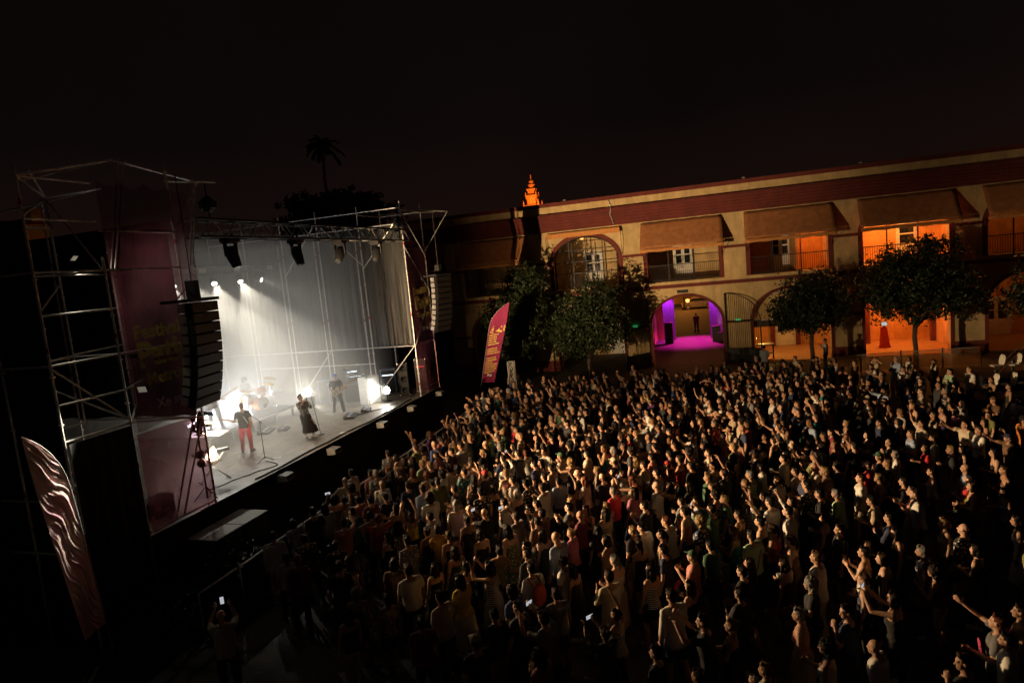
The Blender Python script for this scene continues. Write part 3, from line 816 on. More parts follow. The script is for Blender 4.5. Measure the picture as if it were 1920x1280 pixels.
room_lamp(-8.6, 45.2, 9.0, 3, (1, .8, .6), 'globe lamp behind the glazed arched window')
# drinks counter
t = thing('bar_counter', 'drinks counter with beer taps inside the yellow lit arch', 'counter', (2.95, 43.35, 0))
MB().bb(-.62, .62, -.3, .3, .98, 1.04).build('counter_top', 'alu', t)
for x in (-.58, .55): 
    for y in (-.26, .26): MB().bb(x, x+.04, y-.02, y+.02, 0, .98).build('leg', 'iron', t)
MB().bb(-.58, .58, -.24, .24, .4, .43).build('shelf', 'iron', t)
for x in (-.4, .4):
    m = MB(); m.tube((x, 0, 1.04), (x, 0, 1.5), .025); m.tube((x, -.02, 1.42), (x, -.14, 1.4), .015); m.capsule((x, .02, 1.5), (x, .04, 1.66), .018)
    m.build('beer_tap', 'chrome', t)
# red stand with screen in the orange room
t = thing('red_stand', 'small red lectern shaped stand in the bright orange room', 'stand', (10.4, 45.8, .03))
MB().bb(-.3, .3, -.2, .2, 0, .12).build('base', 'redobj', t); MB().prism([(-.28, 0), (.28, 0), (.12, 1.2), (-.2, 1.2)], (0, -.15, .12), (1, 0, 0), (0, 0, 1), (0, .3, 0)).build('column', 'redobj', t)
t = thing('monitor', 'small lit monitor on top of the red stand', 'monitor', (10.4, 45.8, 1.35))
MB().bb(-.2, .2, -.03, .03, .06, .36).build('housing', 'black', t); MB().bb(-.17, .17, -.036, -.032, .09, .33).build('screen', 'screen', t); MB().bb(-.05, .05, -.05, .05, 0, .06).build('foot', 'black', t)

# passage: purple lit curtains, street lamp and parked car beyond
def folded(name, m, x0, x1, y, z0, z1, label, cat, amp=.05, folds=16, n=90, axis='x', group=None, flare=0.0, top_scallop=0.0, parent=None, seed=0):
    mb = MB(); V = []; Fc = []; nz = 14; rr = random.Random(seed); ph = [rr.uniform(0, 6.28) for _ in range(4)]
    for j in range(nz+1):
        t = j/nz
        for i in range(n+1):
            u = i/n
            w = 1.7*mnoise.noise(Vector((u*folds*1.5+.5*math.sin(t*2+ph[1]), t*.7, seed))) + 1.1*mnoise.noise(Vector((u*folds*4.1, t*.9, seed+7.3))) + .5*math.sin(u*folds*6.283+ph[0]+.8*math.sin(t*3+ph[1]))
            d = amp*w*(.45+.75*(1-t)) ; z = z0+(z1-z0)*t
            if top_scallop and j == nz: z -= top_scallop*abs(math.sin(u*math.pi*4))
            if j == 0: z += .03*math.sin(u*folds*3)
            p = x0+(x1-x0)*u
            V.append((p, y+d, z) if axis == 'x' else (y+d, p, z))
    for j in range(nz):
        for i in range(n): Fc.append((j*(n+1)+i, j*(n+1)+i+1, (j+1)*(n+1)+i+1, (j+1)*(n+1)+i))
    mb.add(V, Fc); o = mb.build(name, m, parent, smooth=True)
    if label: tag(o, label, cat, group)
    return o
folded('gate_curtain', 'purple_curtain', -4.05, -3.1, 54.5, .05, 4.3, 'purple lit pleated drape beside the dark end of the passage wall with bins', 'curtain', .04, 7, 60, seed=1)
folded('gate_curtain', 'purple_curtain', -.3, .65, 54.5, .05, 4.3, 'purple lit pleated drape beside the speaker boxes in the passage', 'curtain', .04, 7, 60, seed=2)
t = thing('stage_uplight', 'magenta spotlight hung from the passage vault', 'spotlight', (-1.7, 55.2, 4.35))
MB().lathe([(.06, 0), (.1, .03), (.1, .22), (.05, .25)], (0, 0, 0)).build('housing', 'black', t, smooth=True); MB().tube((0, 0, .24), (0, 0, .5), .015).build('bracket', 'black', t)
lamp('magenta_light', 'SPOT', (0, 0, -.04), 4600, (1, .02, .46), t, target=(0, -1.2, -4.5), spot_size=R(88), spot_blend=.6, shadow_soft_size=.08)
for i, x in enumerate((-3.6, .2)):
    t = thing('stage_uplight', ['violet spotlight above the drape beside the flight case', 'violet spotlight above the drape beside the speaker boxes'][i], 'spotlight', (x, 53.9, 4.55)); MB().lathe([(.05, 0), (.08, .03), (.08, .2), (.04, .22)], (0, 0, 0)).build('housing', 'black', t, smooth=True)
    lamp('violet_light', 'SPOT', (0, 0, -.04), 420, (.62, .04, 1.0), t, target=(0, .55, -3.6), spot_size=R(58), spot_blend=.6, shadow_soft_size=.06)
room_lamp(-1.6, 44.2, 4.1, 55, ORG, 'globe lamp under the vault of the passage mouth')
for x, y, h, lb in ((.15, 53.0, 1.25, 'tall black speaker box standing in the magenta passage'), (.55, 52.2, .8, 'low black speaker box standing in the magenta passage'), (-3.55, 53.2, 1.7, 'tall black flight case beside the purple drape')):
    b = MB().bb(-.32, .32, -.3, .3, 0, h); t = thing('speaker_box', lb, 'speaker', (x, y, 0)); b.build('cabinet', 'black', t); MB().bb(-.27, .27, -.312, -.302, .08, h-.08).build('grille', 'grille', t)
def street_lamp(x, y, h, power, label):
    t = thing('street_lamp', label, 'street lamp', (x, y, 0))
    MB().path([(0, 0, 0), (0, 0, h*.85), (0, -.2, h*.97), (0, -1.0, h)], [.09, .06, .045, .04]).build('pole', 'iron', t)
    MB().bb(-.14, .14, -1.5, -.95, h-.06, h+.08).build('lamp_head', 'greybox', t); MB().bb(-.11, .11, -1.46, -1.0, h-.09, h-.062).build('lens', 'lamp_orange', t)
    lamp('street_light', 'POINT', (0, -1.25, h-.25), power, (1, .34, .05), t, shadow_soft_size=.15)
street_lamp(-3.4, 82.0, 4.7, 1500, 'sodium street lamp shining behind the passage near the parked car')
street_lamp(-6.5, 66.5, 5.6, 420, 'sodium street lamp just outside the passage mouth')
wl_ = MB().bb(-30, 30, 92, 92.4, 0, 6.0); tag(wl_.build('street_wall', 'cream'), 'plain cream wall across the street behind the parked car', 'wall')
def car(x, y):
    t = thing('parked_car', 'silver hatchback car parked across the street beyond the passage', 'car', (x, y, 0))
    prof = [(-2.0, .35), (-2.02, .75), (-1.9, .95), (-1.35, 1.0), (-.75, 1.42), (.75, 1.45), (1.45, 1.02), (1.98, .9), (2.03, .5), (1.95, .3)]
    MB().prism(prof, (0, -.82, 0), (1, 0, 0), (0, 0, 1), (0, 1.64, 0)).build('body', 'carpaint', t)
    MB().prism([(-1.2, 1.02), (-.72, 1.36), (.70, 1.38), (1.25, 1.03)], (0, -.835, 0), (1, 0, 0), (0, 0, 1), (0, 1.67, 0)).build('window', 'glass', t)
    for wx in (-1.25, 1.25):
        for wy in (-.84, .68):
            w = MB().lathe([(.2, 0), (.31, 0), (.31, .16), (.2, .16)], (wx, wy, .31), 18, (0, 1, 0)).build('wheel', 'tyre', t); MB().lathe([(.2, -.01), (.2, .17)], (wx, wy, .31), 14, (0, 1, 0)).build('rim', 'alu', w)
    for wy in (-.6, .6): MB().ellipsoid((-2.0, wy, .72), (.06, .16, .08)).build('headlight', 'whitepaint', t)
car(-1.7, 83.0)

# low net fence in front of the lit arches
def fence_panel(x0, y0, x1, y1, h, label):
    t = thing('fence_panel', label, 'fence', ((x0+x1)/2, (y0+y1)/2, 0), 0)
    dx, dy = (x1-x0)/2, (y1-y0)/2
    for s in (-1, 1): MB().tube((dx*s*.985, dy*s*.985, 0), (dx*s*.985, dy*s*.985, h+.08), .025).build('post', 'iron', t)
    MB().tube((-dx, -dy, h), (dx, dy, h), .018).build('rail', 'tube', t)
    m = MB(); m.add([(-dx, -dy-.03, .12), (dx, dy-.03, .12), (dx, dy-.03, h-.02), (-dx, -dy-.03, h-.02)], [(0, 1, 2, 3)]); m.build('net', 'net', t)
fx = [(3.0, 36.2), (5.2, 36.9), (7.4, 37.7), (9.4, 38.1), (11.4, 38.35), (13.2, 38.5)]
for i, (p, q) in enumerate(zip(fx, fx[1:])):
    fence_panel(*p, *q, 1.0, ['pale net fence panel at the end by the drinks counter', 'pale net fence panel in front of the smaller orange tree', 'pale net fence panel between the two orange trees', 'pale net fence panel in front of the large orange tree', 'pale net fence panel at the end by the white seats'][i])
# raked seating with white seats
t = thing('seating_rail', 'grey handrail running down beside the white seats', 'handrail', (11.0, 31, 0))
m = MB(); a_, b_ = Vector((-.6, -1.6, 1.15)), Vector((3.0, 4.2, 1.7))
t_ = m.path([a_, b_], .025).build('rail', 'tube', t); MB().path([a_+Vector((.8, 1.9, 0)), b_+Vector((.9, 2.2, 0))], .02).build('rail', 'tube', t)
for s in (0, .5, 1): p = a_.lerp(b_, s); MB().tube((p.x, p.y, 0), p, .025).build('post', 'tube', t)
for row, (x, y, z) in enumerate(((10.0, 28.4, 1.15), (11.0, 30.6, 1.5))):
    pl = MB().bb(x-.5, x+3.4, y-.45, y+.95, 0, z-.42); tag(pl.build('seating_step', 'black'), ['lower dark platform step under the front row of white seats', 'upper dark platform step under the back row of white seats'][row], 'step')
    for i in range(5):
        s = thing('seat', ['white moulded plastic seat in the front row beside the handrail', 'white moulded plastic seat in the back row beside the handrail'][row], 'chair', (x+i*.62, y+i*.12, z-.42), R(188), ['front row of white seats', 'back row of white seats'][row])
        MB().loft([((0, 0, .42), (.2, 0, 0), (0, .2, 0)), ((0, 0, .46), (.23, 0, 0), (0, .23, 0)), ((0, 0, .47), (.2, 0, 0), (0, .2, 0))]).build('seat_shell', 'plastic_white', s, smooth=True)
        MB().loft([((-.19, 0, .44), (.03, 0, 0), (0, .16, 0)), ((-.22, 0, .62), (.028, 0, 0), (0, .22, 0)), ((-.25, 0, .8), (.025, 0, 0), (0, .2, 0)), ((-.27, 0, .9), (.018, 0, 0), (0, .12, 0))]).build('backrest', 'plastic_white', s, smooth=True)
        MB().tube((0, 0, 0), (0, 0, .42), .03).build('leg', 'iron', s)

# ------------------------------------------------------------------ trees and bushes
def leaf_cloud(name, m, blobs, count, size, seed, parent, loc=None):
    rr = random.Random(seed); V = []; Fc = []
    tot = sum(b[3]*b[4]*b[5] for b in blobs)
    clumps = []
    for b in blobs:
        for _ in range(max(3, int(count/22*b[3]*b[4]*b[5]/tot))):
            d = Vector((rr.gauss(0, 1), rr.gauss(0, 1), rr.gauss(0, 1))).normalized(); q = rr.uniform(.4, 1.04) if rr.random() < .86 else rr.uniform(1.04, 1.2)
            clumps.append((Vector((b[0]+d.x*b[3]*q, b[1]+d.y*b[4]*q, b[2]+d.z*b[5]*q)), d))
    for c, d in clumps:
        cr = rr.uniform(.09, .36)*(size/.1)**.5
        for _ in range(22):
            p = c + Vector((rr.gauss(0, 1), rr.gauss(0, 1), rr.gauss(0, 1)))*cr*.62
            n = (d*.7 + Vector((rr.gauss(0, .7), rr.gauss(0, .7), rr.gauss(.5, .7)))).normalized(); a = n.orthogonal().normalized()
            a = Matrix.Rotation(rr.uniform(0, 6.28), 3, n) @ a; b = n.cross(a); s = size*rr.uniform(.7, 1.35); o = len(V)
            V += [p-a*s, p+b*s*.42-n*s*.1, p+a*s, p-b*s*.42-n*s*.1]; Fc.append((o, o+1, o+2)); Fc.append((o, o+2, o+3))
    mb = MB(); mb.v = [tuple(v) for v in V]; mb.f = Fc
    o = mb.build(name, m, parent, loc); o['kind'] = 'stuff' if parent is None else o.get('kind', 'part')
    return o
def orange_tree(loc, trunk_h, blobs, label, seed, n=7000, size=.10, leafm='leaf'):
    t = thing('orange_tree', label, 'tree', loc, 0, 'orange trees in the courtyard'); rr = random.Random(seed)
    tm = MB(); tm.path([(0, 0, 0), (.03, .02, trunk_h*.4), (-.03, 0, trunk_h*.75), (.02, .03, trunk_h)], [.16, .12, .11, .12], 9)
    for b in blobs:
        for _ in range(2):
            e = Vector((b[0]+rr.uniform(-.5, .5)*b[3], b[1]+rr.uniform(-.5, .5)*b[4], b[2]+rr.uniform(-.2, .3)*b[5])); s = Vector((.02, .03, trunk_h-.05)); mid = s.lerp(e, .5)+Vector((rr.uniform(-.15, .15), rr.uniform(-.15, .15), .12))
            tm.path([s, mid, e], [.085, .05, .02], 6)
    tm.build('trunk', 'bark', t, smooth=True)
    o = leaf_cloud('crown', leafm, blobs, n, size, seed, t)
    if 'kind' in o: del o['kind']
    return t
orange_tree((5.2, 38.9, 0), 2.1, [(0, 0, 3.8, 1.8, 1.7, 1.5), (-.9, 0, 3.35, 1.25, 1.2, .95), (.95, .1, 3.6, 1.25, 1.2, 1.0), (.15, 0, 4.9, 1.15, 1.1, .8)], 'smaller round orange tree before the drinks counter arch', 21, 15000, .095)
orange_tree((10.3, 38.9, 0), 2.2, [(0, 0, 4.6, 2.4, 1.9, 1.9), (-1.3, 0, 4.1, 1.5, 1.4, 1.3), (1.7, .1, 3.9, 1.6, 1.4, 1.2), (.9, 0, 6.1, 1.2, 1.1, .9), (-.9, 0, 5.9, 1.0, 1.0, .6)], 'large spreading orange tree before the bright orange room', 22, 22000, .1)
orange_tree((16.2, 38.6, 0), 2.1, [(0, 0, 3.7, 1.7, 1.6, 1.4), (-.7, 0, 3.4, 1.3, 1.3, 1.0)], 'orange tree before the dim end arch with a double door', 23, 5000)
orange_tree((-7.3, 37.6, 0), 1.6, [(0, 0, 3.5, 1.9, 1.6, 1.7), (-1.0, 0, 3.1, 1.35, 1.3, 1.3), (1.15, .2, 3.3, 1.2, 1.2, 1.2), (.7, 0, 5.2, 1.25, 1.1, 1.1), (-.7, 0, 4.9, 1.0, .9, .8)], 'leafy orange tree below the glazed arched window', 24, 18000, .095)
orange_tree((-12.0, 37.8, 0), 1.7, [(0, 0, 3.4, 1.8, 1.6, 1.6), (.5, 0, 5.0, 1.6, 1.4, 1.3), (1.0, 0, 6.6, 1.2, 1.1, 1.0), (-.7, 0, 4.4, 1.2, 1.2, 1.1)], 'tall dark orange tree behind the magenta feather flag', 25, 15000, .1)
def bush(loc, r, label, seed):
    t = thing('bush', label, 'bush', loc); rr = random.Random(seed); m = MB()
    for i in range(7): m.path([(0, 0, 0), (rr.uniform(-.3, .3)*r, rr.uniform(-.3, .3)*r, .4*r), (rr.uniform(-.8, .8)*r, rr.uniform(-.8, .8)*r, .9*r)], [.02, .014, .006], 5)
    m.build('stem', 'bark', t); o = leaf_cloud('foliage', 'leaf', [(0, 0, .75*r, r, r, .65*r)], 900, .06, seed, t); del o['kind']
bush((-11.6, 12.0, 0), .85, 'low leafy bush beside the front end of the crowd barrier', 31); bush((-11.9, 10.2, 0), .75, 'low leafy bush in the dark near the person filming with a phone', 32)
# dark trees behind the stage
t = thing('pine_tree', 'broad dark pine crown rising behind the smoky stage', 'tree', (-37.5, 60, 0)); MB().path([(0, 0, 0), (.4, 0, 8), (0, .2, 14)], [.5, .4, .25], 9).build('trunk', 'bark', t)
o = leaf_cloud('crown', 'pine', [(0, 0, 14.2, 6.2, 5, 2.2), (3, 0, 15.3, 3.5, 3, 1.7), (-2.6, 0, 15.6, 3.4, 3, 1.6)], 7000, .35, 41, t); del o['kind']
t = thing('palm_tree', 'tall slim palm faintly visible above the dark pine', 'tree', (-51, 80, 0)); MB().path([(0, 0, 0), (.3, 0, 12), (.1, 0, 22), (.4, 0, 27)], [.35, .28, .22, .2], 8).build('trunk', 'bark', t)
m = MB(); rr = random.Random(5)
for i in range(26):
    an = i*2.4; el = rr.uniform(-.5, 1.1); L = rr.uniform(2.2, 3.0); P = []
    for j in range(7):
        s = j/6; P.append(Vector((.4+math.cos(an)*L*s*math.cos(el*(1-s*.3)), math.sin(an)*L*s*math.cos(el), 27+L*s*math.sin(el)-1.6*s*s)))
    for p, q in zip(P, P[1:]):
        d = (q-p).normalized(); sd = d.cross(Vector((0, 0, 1))).normalized()*.35
        m.add([p, p+sd-Vector((0, 0, .25)), q+sd*.7-Vector((0, 0, .25)), q], [(0, 1, 2, 3)]); m.add([p, q, q-sd*.7-Vector((0, 0, .25)), p-sd-Vector((0, 0, .25))], [(0, 1, 2, 3)])
m.build('crown', 'pine', t)

# ------------------------------------------------------------------ floodlit bell tower far behind the roofs
tw = thing('bell_tower', 'floodlit orange bell tower with tiered lantern behind the roofs', 'tower', (-105.6, 400, 0))
MB().bb(-5.6, 5.6, -5.6, 5.6, 0, 43.0).build('shaft', 'stone_gold', tw); MB().bb(-6.0, 6.0, -6.0, 6.0, 43.0, 43.6).build('cornice', 'stone_gold', tw)
m = MB()
for i in range(13):
    for s in (-1, 1): m.bb(-5.7+i*.93, -5.3+i*.93, s*5.6-.15, s*5.6+.15, 43.6, 44.6); m.bb(s*5.6-.15, s*5.6+.15, -5.7+i*.93, -5.3+i*.93, 43.6, 44.6)
m.build('balustrade', 'stone_gold', tw)
for sx in (-1, 1):
    for sy in (-1, 1): MB().lathe([(.5, 0), (.5, 1.2), (.25, 1.5), (.6, 2.2), (.2, 3.0), (.3, 3.4), (.02, 3.9)], (sx*5.6, sy*5.6, 43.6), 10).build('corner_urn', 'stone_gold', tw)
def tier(w, z0, z1, name, nop=3):
    m = MB(); p = w/(nop*2+1)*2
    for i in range(nop+1):
        x = -w+i*(2*w-p*.62)/nop
        for s in (-1, 1): m.bb(x, x+p*.62, s*w-.3*s-.3, s*w-.3*s+.3, z0, z1); m.bb(s*w-.3*s-.3, s*w-.3*s+.3, x, x+p*.62, z0, z1)
    m.bb(-w*.8, w*.8, -w*.8, w*.8, z0, z1); m.bb(-w-.05, w+.05, -w-.05, w+.05, z0+(z1-z0)*.72, z1+.01); m.bb(-w-.4, w+.4, -w-.4, w+.4, z1+.01, z1+.55)
    m.build(name, 'stone_gold', tw)
tw.scale = (.86, .86, 1.0)
tier(3.9, 43.6, 50.2, 'belfry'); tier(2.9, 50.8, 54.2, 'second_tier'); 
MB().lathe([(2.3, 54.8), (2.3, 57.0), (2.6, 57.1), (2.6, 57.5), (1.7, 57.6), (1.7, 59.2), (1.9, 59.3), (1.4, 60.2), (.7, 60.8), (.35, 61.2)], (0, 0, 0), 14).build('lantern', 'stone_gold', tw)
MB().lathe([(.35, 61.2), (.5, 61.8), (.35, 62.6), (.45, 63.0), (.2, 63.7), (.03, 64.0)], (0, 0, 0), 10).build('weather_vane', 'stone_gold', tw)
for sx in (-1, 1):
    for sy in (-1, 1): MB().lathe([(.3, 0), (.3, .8), (.45, 1.3), (.05, 2.2)], (sx*3.9, sy*3.9, 50.7), 8).build('corner_urn', 'stone_gold', tw)
fl_ = thing('floodlight', 'floodlight aimed up at the bell tower', 'floodlight', (-96, 375, 36)); MB().bb(-.4, .4, -.2, .2, -.3, .3).build('housing', 'iron', fl_); MB().tube((0, 0, -36), (0, 0, -.3), .15).build('mast', 'iron', fl_)
lamp('tower_light', 'SPOT', (-96, 376, 36.6), 85000, (1, .2, .02), None, target=(-105.6, 400, 53), spot_size=R(80), spot_blend=.5, shadow_soft_size=.4)
# lit roof top building seen over the near drape
hb = thing('rooftop_house', 'house with an orange lit upper wall and chimney beyond the near scaffold', 'house', (-62, 46, 0))
MB().bb(-4, 0, -9, 1.6, 0, 15.9).build('wall', 'cream', hb); MB().bb(-4.2, .2, -9.2, 1.8, 15.9, 16.1).build('roof', 'redtrim', hb); MB().bb(-1.2, -.2, .2, 1.2, 16.1, 17.5).build('chimney', 'cream', hb)
for y in (-6, -3, 0): 
    w = MB().bb(.0, .05, y, y+1.1, 12.6, 14.4).build('window', 'whitepaint', hb); MB().bb(.05, .06, y+.1, y+1.0, 12.7, 14.3).build('pane', 'glass', w)
street_lamp(-56, 46, 14.2, 28, 'tall sodium lamp beside the orange lit house wall')
# ------------------------------------------------------------------ stage
XS, Y0, Y1, ZD = -13.19, 13.42, 26.45, 1.9
XB = -24.2
st = thing('stage', 'raised open air concert stage with worn wooden deck and black front skirt', 'stage', (XS, 20, 0))
def P(mb, name, m, root=st, smooth=False):
    o = mb.build(name, m, root, smooth=smooth); o.location = -Vector(root.location); return o
P(MB().bb(XB, XS, 11.2, 28.7, ZD-.07, ZD-.012), 'deck', 'black')
NXD, NYD = 10, 8; pdx, pdy = (XS-XB)/NXD, (28.7-11.2)/NYD; dpm = MB().bb(-pdx/2+.004, pdx/2-.004, -pdy/2+.004, pdy/2-.004, -.011, 0).mesh('deck_panel', 'deck')
for i in range(NXD):
    for j in range(NYD): link('deck_panel', dpm, st, Vector((XB+pdx*(i+.5), 11.2+pdy*(j+.5), ZD-.0012*((i*7+j*3) % 3)))-Vector(st.location)); P(MB().bb(XS-.09, XS+.03, 11.25, 28.7, ZD-.14, ZD-.062), 'deck_edge', 'black')
P(MB().bb(XS-.06, XS, 9.6, 28.7, 0, ZD-.145), 'front_skirt', 'blackdrape'); P(MB().bb(XB, XS-.07, 9.6, 9.66, 0, ZD-.07), 'side_skirt', 'blackdrape'); P(MB().bb(XB, XS-.07, 28.64, 28.7, 0, ZD-.07), 'side_skirt', 'blackdrape')

TR = .029
def scaffold(name, label, loc, poles, ledgers, braces):
    t = thing(name, label, 'scaffold', loc); L = -Vector(loc)
    for p, q in poles:
        s = MB().tube(p, q, TR, n=8).build('standard', 'tube', t, L); p, q = Vector(p), Vector(q)
        n = int((q-p).length/1.0); c = MB()
        for i in range(1, n+1):
            z = p + (q-p)*(i/(n+.3)); c.tube(z-Vector((0, 0, .012)), z+Vector((0, 0, .012)), .058, n=8)
        c.build('rosette', 'tube', s)
        r = MB()
        for i in range(0, n, 3): z = p+(q-p)*((i+.55)/(n+.3)); r.tube(z-Vector((0, 0, .06)), z+Vector((0, 0, .06)), .031, n=8)
        r.build('red_sleeve', 'collar', s)
    for p, q in ledgers: MB().tube(p, q, TR*.9, n=7).build('ledger', 'tube', t, L)
    for p, q in braces: MB().tube(p, q, TR*.85, n=7).build('brace', 'tube', t, L)
    return t
XP = [-13.19, -15.40, -17.63, -19.68, -21.9, -24.0]
ZT = 10.6
# far side wall and wing
po = [((x, Y1, ZD), (x, Y1, ZT+.28)) for x in XP] + [((x-.27, Y1+.02, ZD), (x-.27, Y1+.02, 9.6)) for x in XP[1:5]] + [((x, 28.6, ZD), (x, 28.6, ZT+.3)) for x in (XP[0], XP[1])]
le = [((XP[0], Y1, ZT), (XP[-1], Y1, ZT)), ((XP[0]-.1, Y1+.05, 9.9), (XP[-1], Y1+.05, 9.9)), ((XP[0], Y1, 4.3), (XP[-1], Y1, 4.3)), ((XP[1], Y1, 3.55), (XP[4], Y1, 3.55)), ((XP[0], Y1, ZT-.1), (XP[0], 28.6, ZT-.1)), ((XP[0], Y1, 4.3), (XP[0], 28.6, 4.3)), ((XP[1], Y1, ZT-.1), (XP[1], 28.6, ZT-.1)), ((XP[0], 28.6, ZT-.1), (XP[1], 28.6, ZT-.1)), ((XP[0], Y1, 2.2), (XP[0], 28.6, 2.2)), ((XP[0], 28.6, ZT), (XP[0]+.5, 30.9, ZT)), ((XP[0], 28.6, 8.6), (XP[0]+.5, 30.75, ZT-.05)), ((XP[1], 28.6, ZT), (XP[0]+.45, 30.6, ZT))]
br = [((XP[0], Y1-.04, ZT-.3), (XP[1], Y1-.04, 8.0)), ((XP[2], Y1-.04, ZT-.2), (XP[3], Y1-.04, 8.0)), ((XP[0], Y1-.04, 4.3), (XP[1], Y1-.04, 2.0)), ((XP[2], Y1-.04, 4.3), (XP[3], Y1-.04, 2.0)), ((XP[2], Y1-.04, ZT-.2), (XP[1], Y1-.04, 8.2)), ((XP[0], Y1, ZT-.1), (XP[0], 28.6, 8.4)), ((XP[0]+.03, Y1, 4.3), (XP[0]+.03, 28.6, 6.6)), ((XP[0]+.03, 28.6, 6.7), (XP[0]+.03, Y1, 8.8))]
scaffold('scaffold_wall', 'grey tube scaffold wall on the arcade side of the stage with pale drapes', (XS, Y1, ZD), po, le, br)
# near side tower
CX = -14.62
po = [((XS, 11.25, 0), (XS, 11.25, 8.6)), ((XS, 9.62, 0), (XS, 9.62, ZT-.1)), ((XS, Y0, ZD), (XS, Y0, ZT+.25)), ((CX, 11.25, 4.75), (CX, 11.25, ZT-.5)), ((XP[1], Y0, 4.72), (XP[1], Y0, 9.0)), ((XP[1]+.2, Y0-.25, 4.72), (XP[1]+.2, Y0-.25, 9.2)), ((CX, 9.62, 0), (CX, 9.62, ZT-.3)), ((XP[2], Y0, ZD), (XP[2], Y0, ZT)), ((XP[3], Y0, ZD), (XP[3], Y0, ZT)), ((XP[4], Y0, ZD), (XP[4], Y0, ZT)), ((XP[5], Y0, ZD), (XP[5], Y0, ZT))]
le = [((XS, 9.62, 4.72), (XS, 11.25, 4.72)), ((XS, 11.25, 4.72), (XS, Y0, 4.3)), ((XS, 9.62, 8.3), (XS, 11.25, 8.3)), ((XS, 9.62, 6.35), (XS, 11.25, 6.35)), ((XS, 9.62, ZT-.35), (CX, 11.25, ZT-.5)), ((CX, 11.25, ZT-.5), (XP[1], Y0, ZT)), ((XS, 11.9, ZT+.25), (XS, 14.3, ZT)), ((XS, 11.9, ZT+.25), (CX, 10.6, ZT-.2)), ((XS, Y0, ZT-.1), (XS+.6, 14.5, ZT-.1)), ((XP[1], Y0, ZT), (XP[5], Y0, ZT-.4)), ((CX, 9.62, 8.3), (CX, 11.25, 8.3)), ((XS, 11.25, 8.3), (CX, 11.25, 8.3)), ((XS, 11.25, 4.7), (XP[1], Y0, 4.72)), ((CX, 11.25, 4.75), (CX, 9.62, 4.75)), ((XS, Y0, 4.3), (XP[2], Y0, 4.3)), ((XS, 11.25, 2.0), (XS, Y0, 2.0)), ((CX, 11.25, ZT-.5), (XS, 9.9, ZT-.2)), ((XS, 9.62, 2.2), (XP[1], 9.62, 2.2)), ((XS, 9.62, 3.4), (XP[1], 9.62, 3.4)), ((XS, 11.25, 5.5), (XS+.5, 11.35, 5.72)), ((XS, 9.62, ZT-.35), (XS, 11.25, ZT-.35)), ((XS, 11.25, 6.35), (CX, 11.25, 6.35)), ((CX, 9.62, 6.35), (CX, 11.25, 6.35)), ((XS, 9.62, 7.4), (XS, 11.25, 7.4)), ((XP[1], Y0, 6.4), (CX, 11.25, 6.4)), ((XP[1], Y0, 8.3), (CX, 11.25, 8.3)), ((XS, 11.25, 8.3), (XS, Y0, 8.3)), ((XS, 11.25, 6.35), (XS, Y0, 6.35)), ((XS, 9.62, 9.4), (XS, 11.25, 9.4)), ((XS, 9.62, 5.5), (XS, 11.25, 5.5)), ((CX, 9.62, 9.4), (CX, 11.25, 9.4)), ((XS, 9.62, 8.3), (CX, 9.62, 8.3)), ((XS, 9.62, 6.35), (CX, 9.62, 6.35)), ((CX, 11.25, 7.4), (XP[1], Y0, 7.4)), ((XS, 9.62, ZT-.35), (XS, 11.9, ZT+.25)), ((XS, Y0, 9.2), (XS, 11.25, 9.2))]
br = [((XS, 12.1, ZT+.3), (XS-.02, 11.45, 8.3)), ((XS, 12.25, ZT+.3), (XS-.02, 11.55, 8.3)), ((CX, 11.25, ZT-.5), (XS, 11.2, 8.3)), ((CX, 9.62, 6.3), (XS, 11.25, 4.8)), ((CX, 11.25, 8.1), (CX, 9.62, 6.4)), ((XS, 9.62, 6.3), (XS, 11.25, 4.8)), ((XS, Y0+.9, ZT), (XS, Y0+.35, 8.3)), ((XS, Y0+1.0, ZT), (XS, Y0+.45, 8.3)), ((XS, Y0+1.1, ZT), (XS, Y0+.05, 9.3)), ((CX, 11.25, 6.4), (CX, 9.62, 6.2)), ((XS, 12.3, 1.95), (XS, 13.35, 4.2)), ((XS-.04, 13.1, 4.25), (XS-.04, 12.1, 1.95)), ((CX, 11.25, ZT-.5), (CX-.5, 10.6, ZT-1.2)), ((CX, 11.25, ZT-.5), (CX+.5, 10.9, ZT-1.3))]
scaffold('scaffold_tower', 'grey tube scaffold tower carrying the maroon mesh banner beside the stage', (XS, 11.25, 0), po, le, br)
# extra backstage frame at the near end
po = [((-14.9, 8.6, 0), (-14.9, 8.6, 4.6)), ((-14.7, 7.5, 0), (-14.7, 7.5, 4.8)), ((-16.9, 8.6, 0), (-16.9, 8.6, 4.7)), ((-16.6, 7.4, 0), (-16.6, 7.4, 4.6))]
le = [((-14.9, 8.6, 1.1), (-14.7, 7.5, 1.1)), ((-14.9, 8.6, 2.4), (-16.9, 8.6, 2.4)), ((-14.9, 8.6, 4.4), (-16.9, 8.6, 4.4)), ((-14.7, 7.5, 3.1), (-16.6, 7.4, 3.1)), ((-14.9, 8.6, 3.3), (-14.7, 7.5, 3.3)), ((-14.7, 7.5, 1.6), (-12.9, 6.2, 1.6)), ((-14.7, 7.5, .9), (-12.9, 6.2, .9))]
scaffold('scaffold_stair', 'low dim scaffold frame of the backstage stair behind the pink flag', (-15, 8, 0), po, le, [((-14.9, 8.6, 2.4), (-16.9, 8.6, 1.0))])
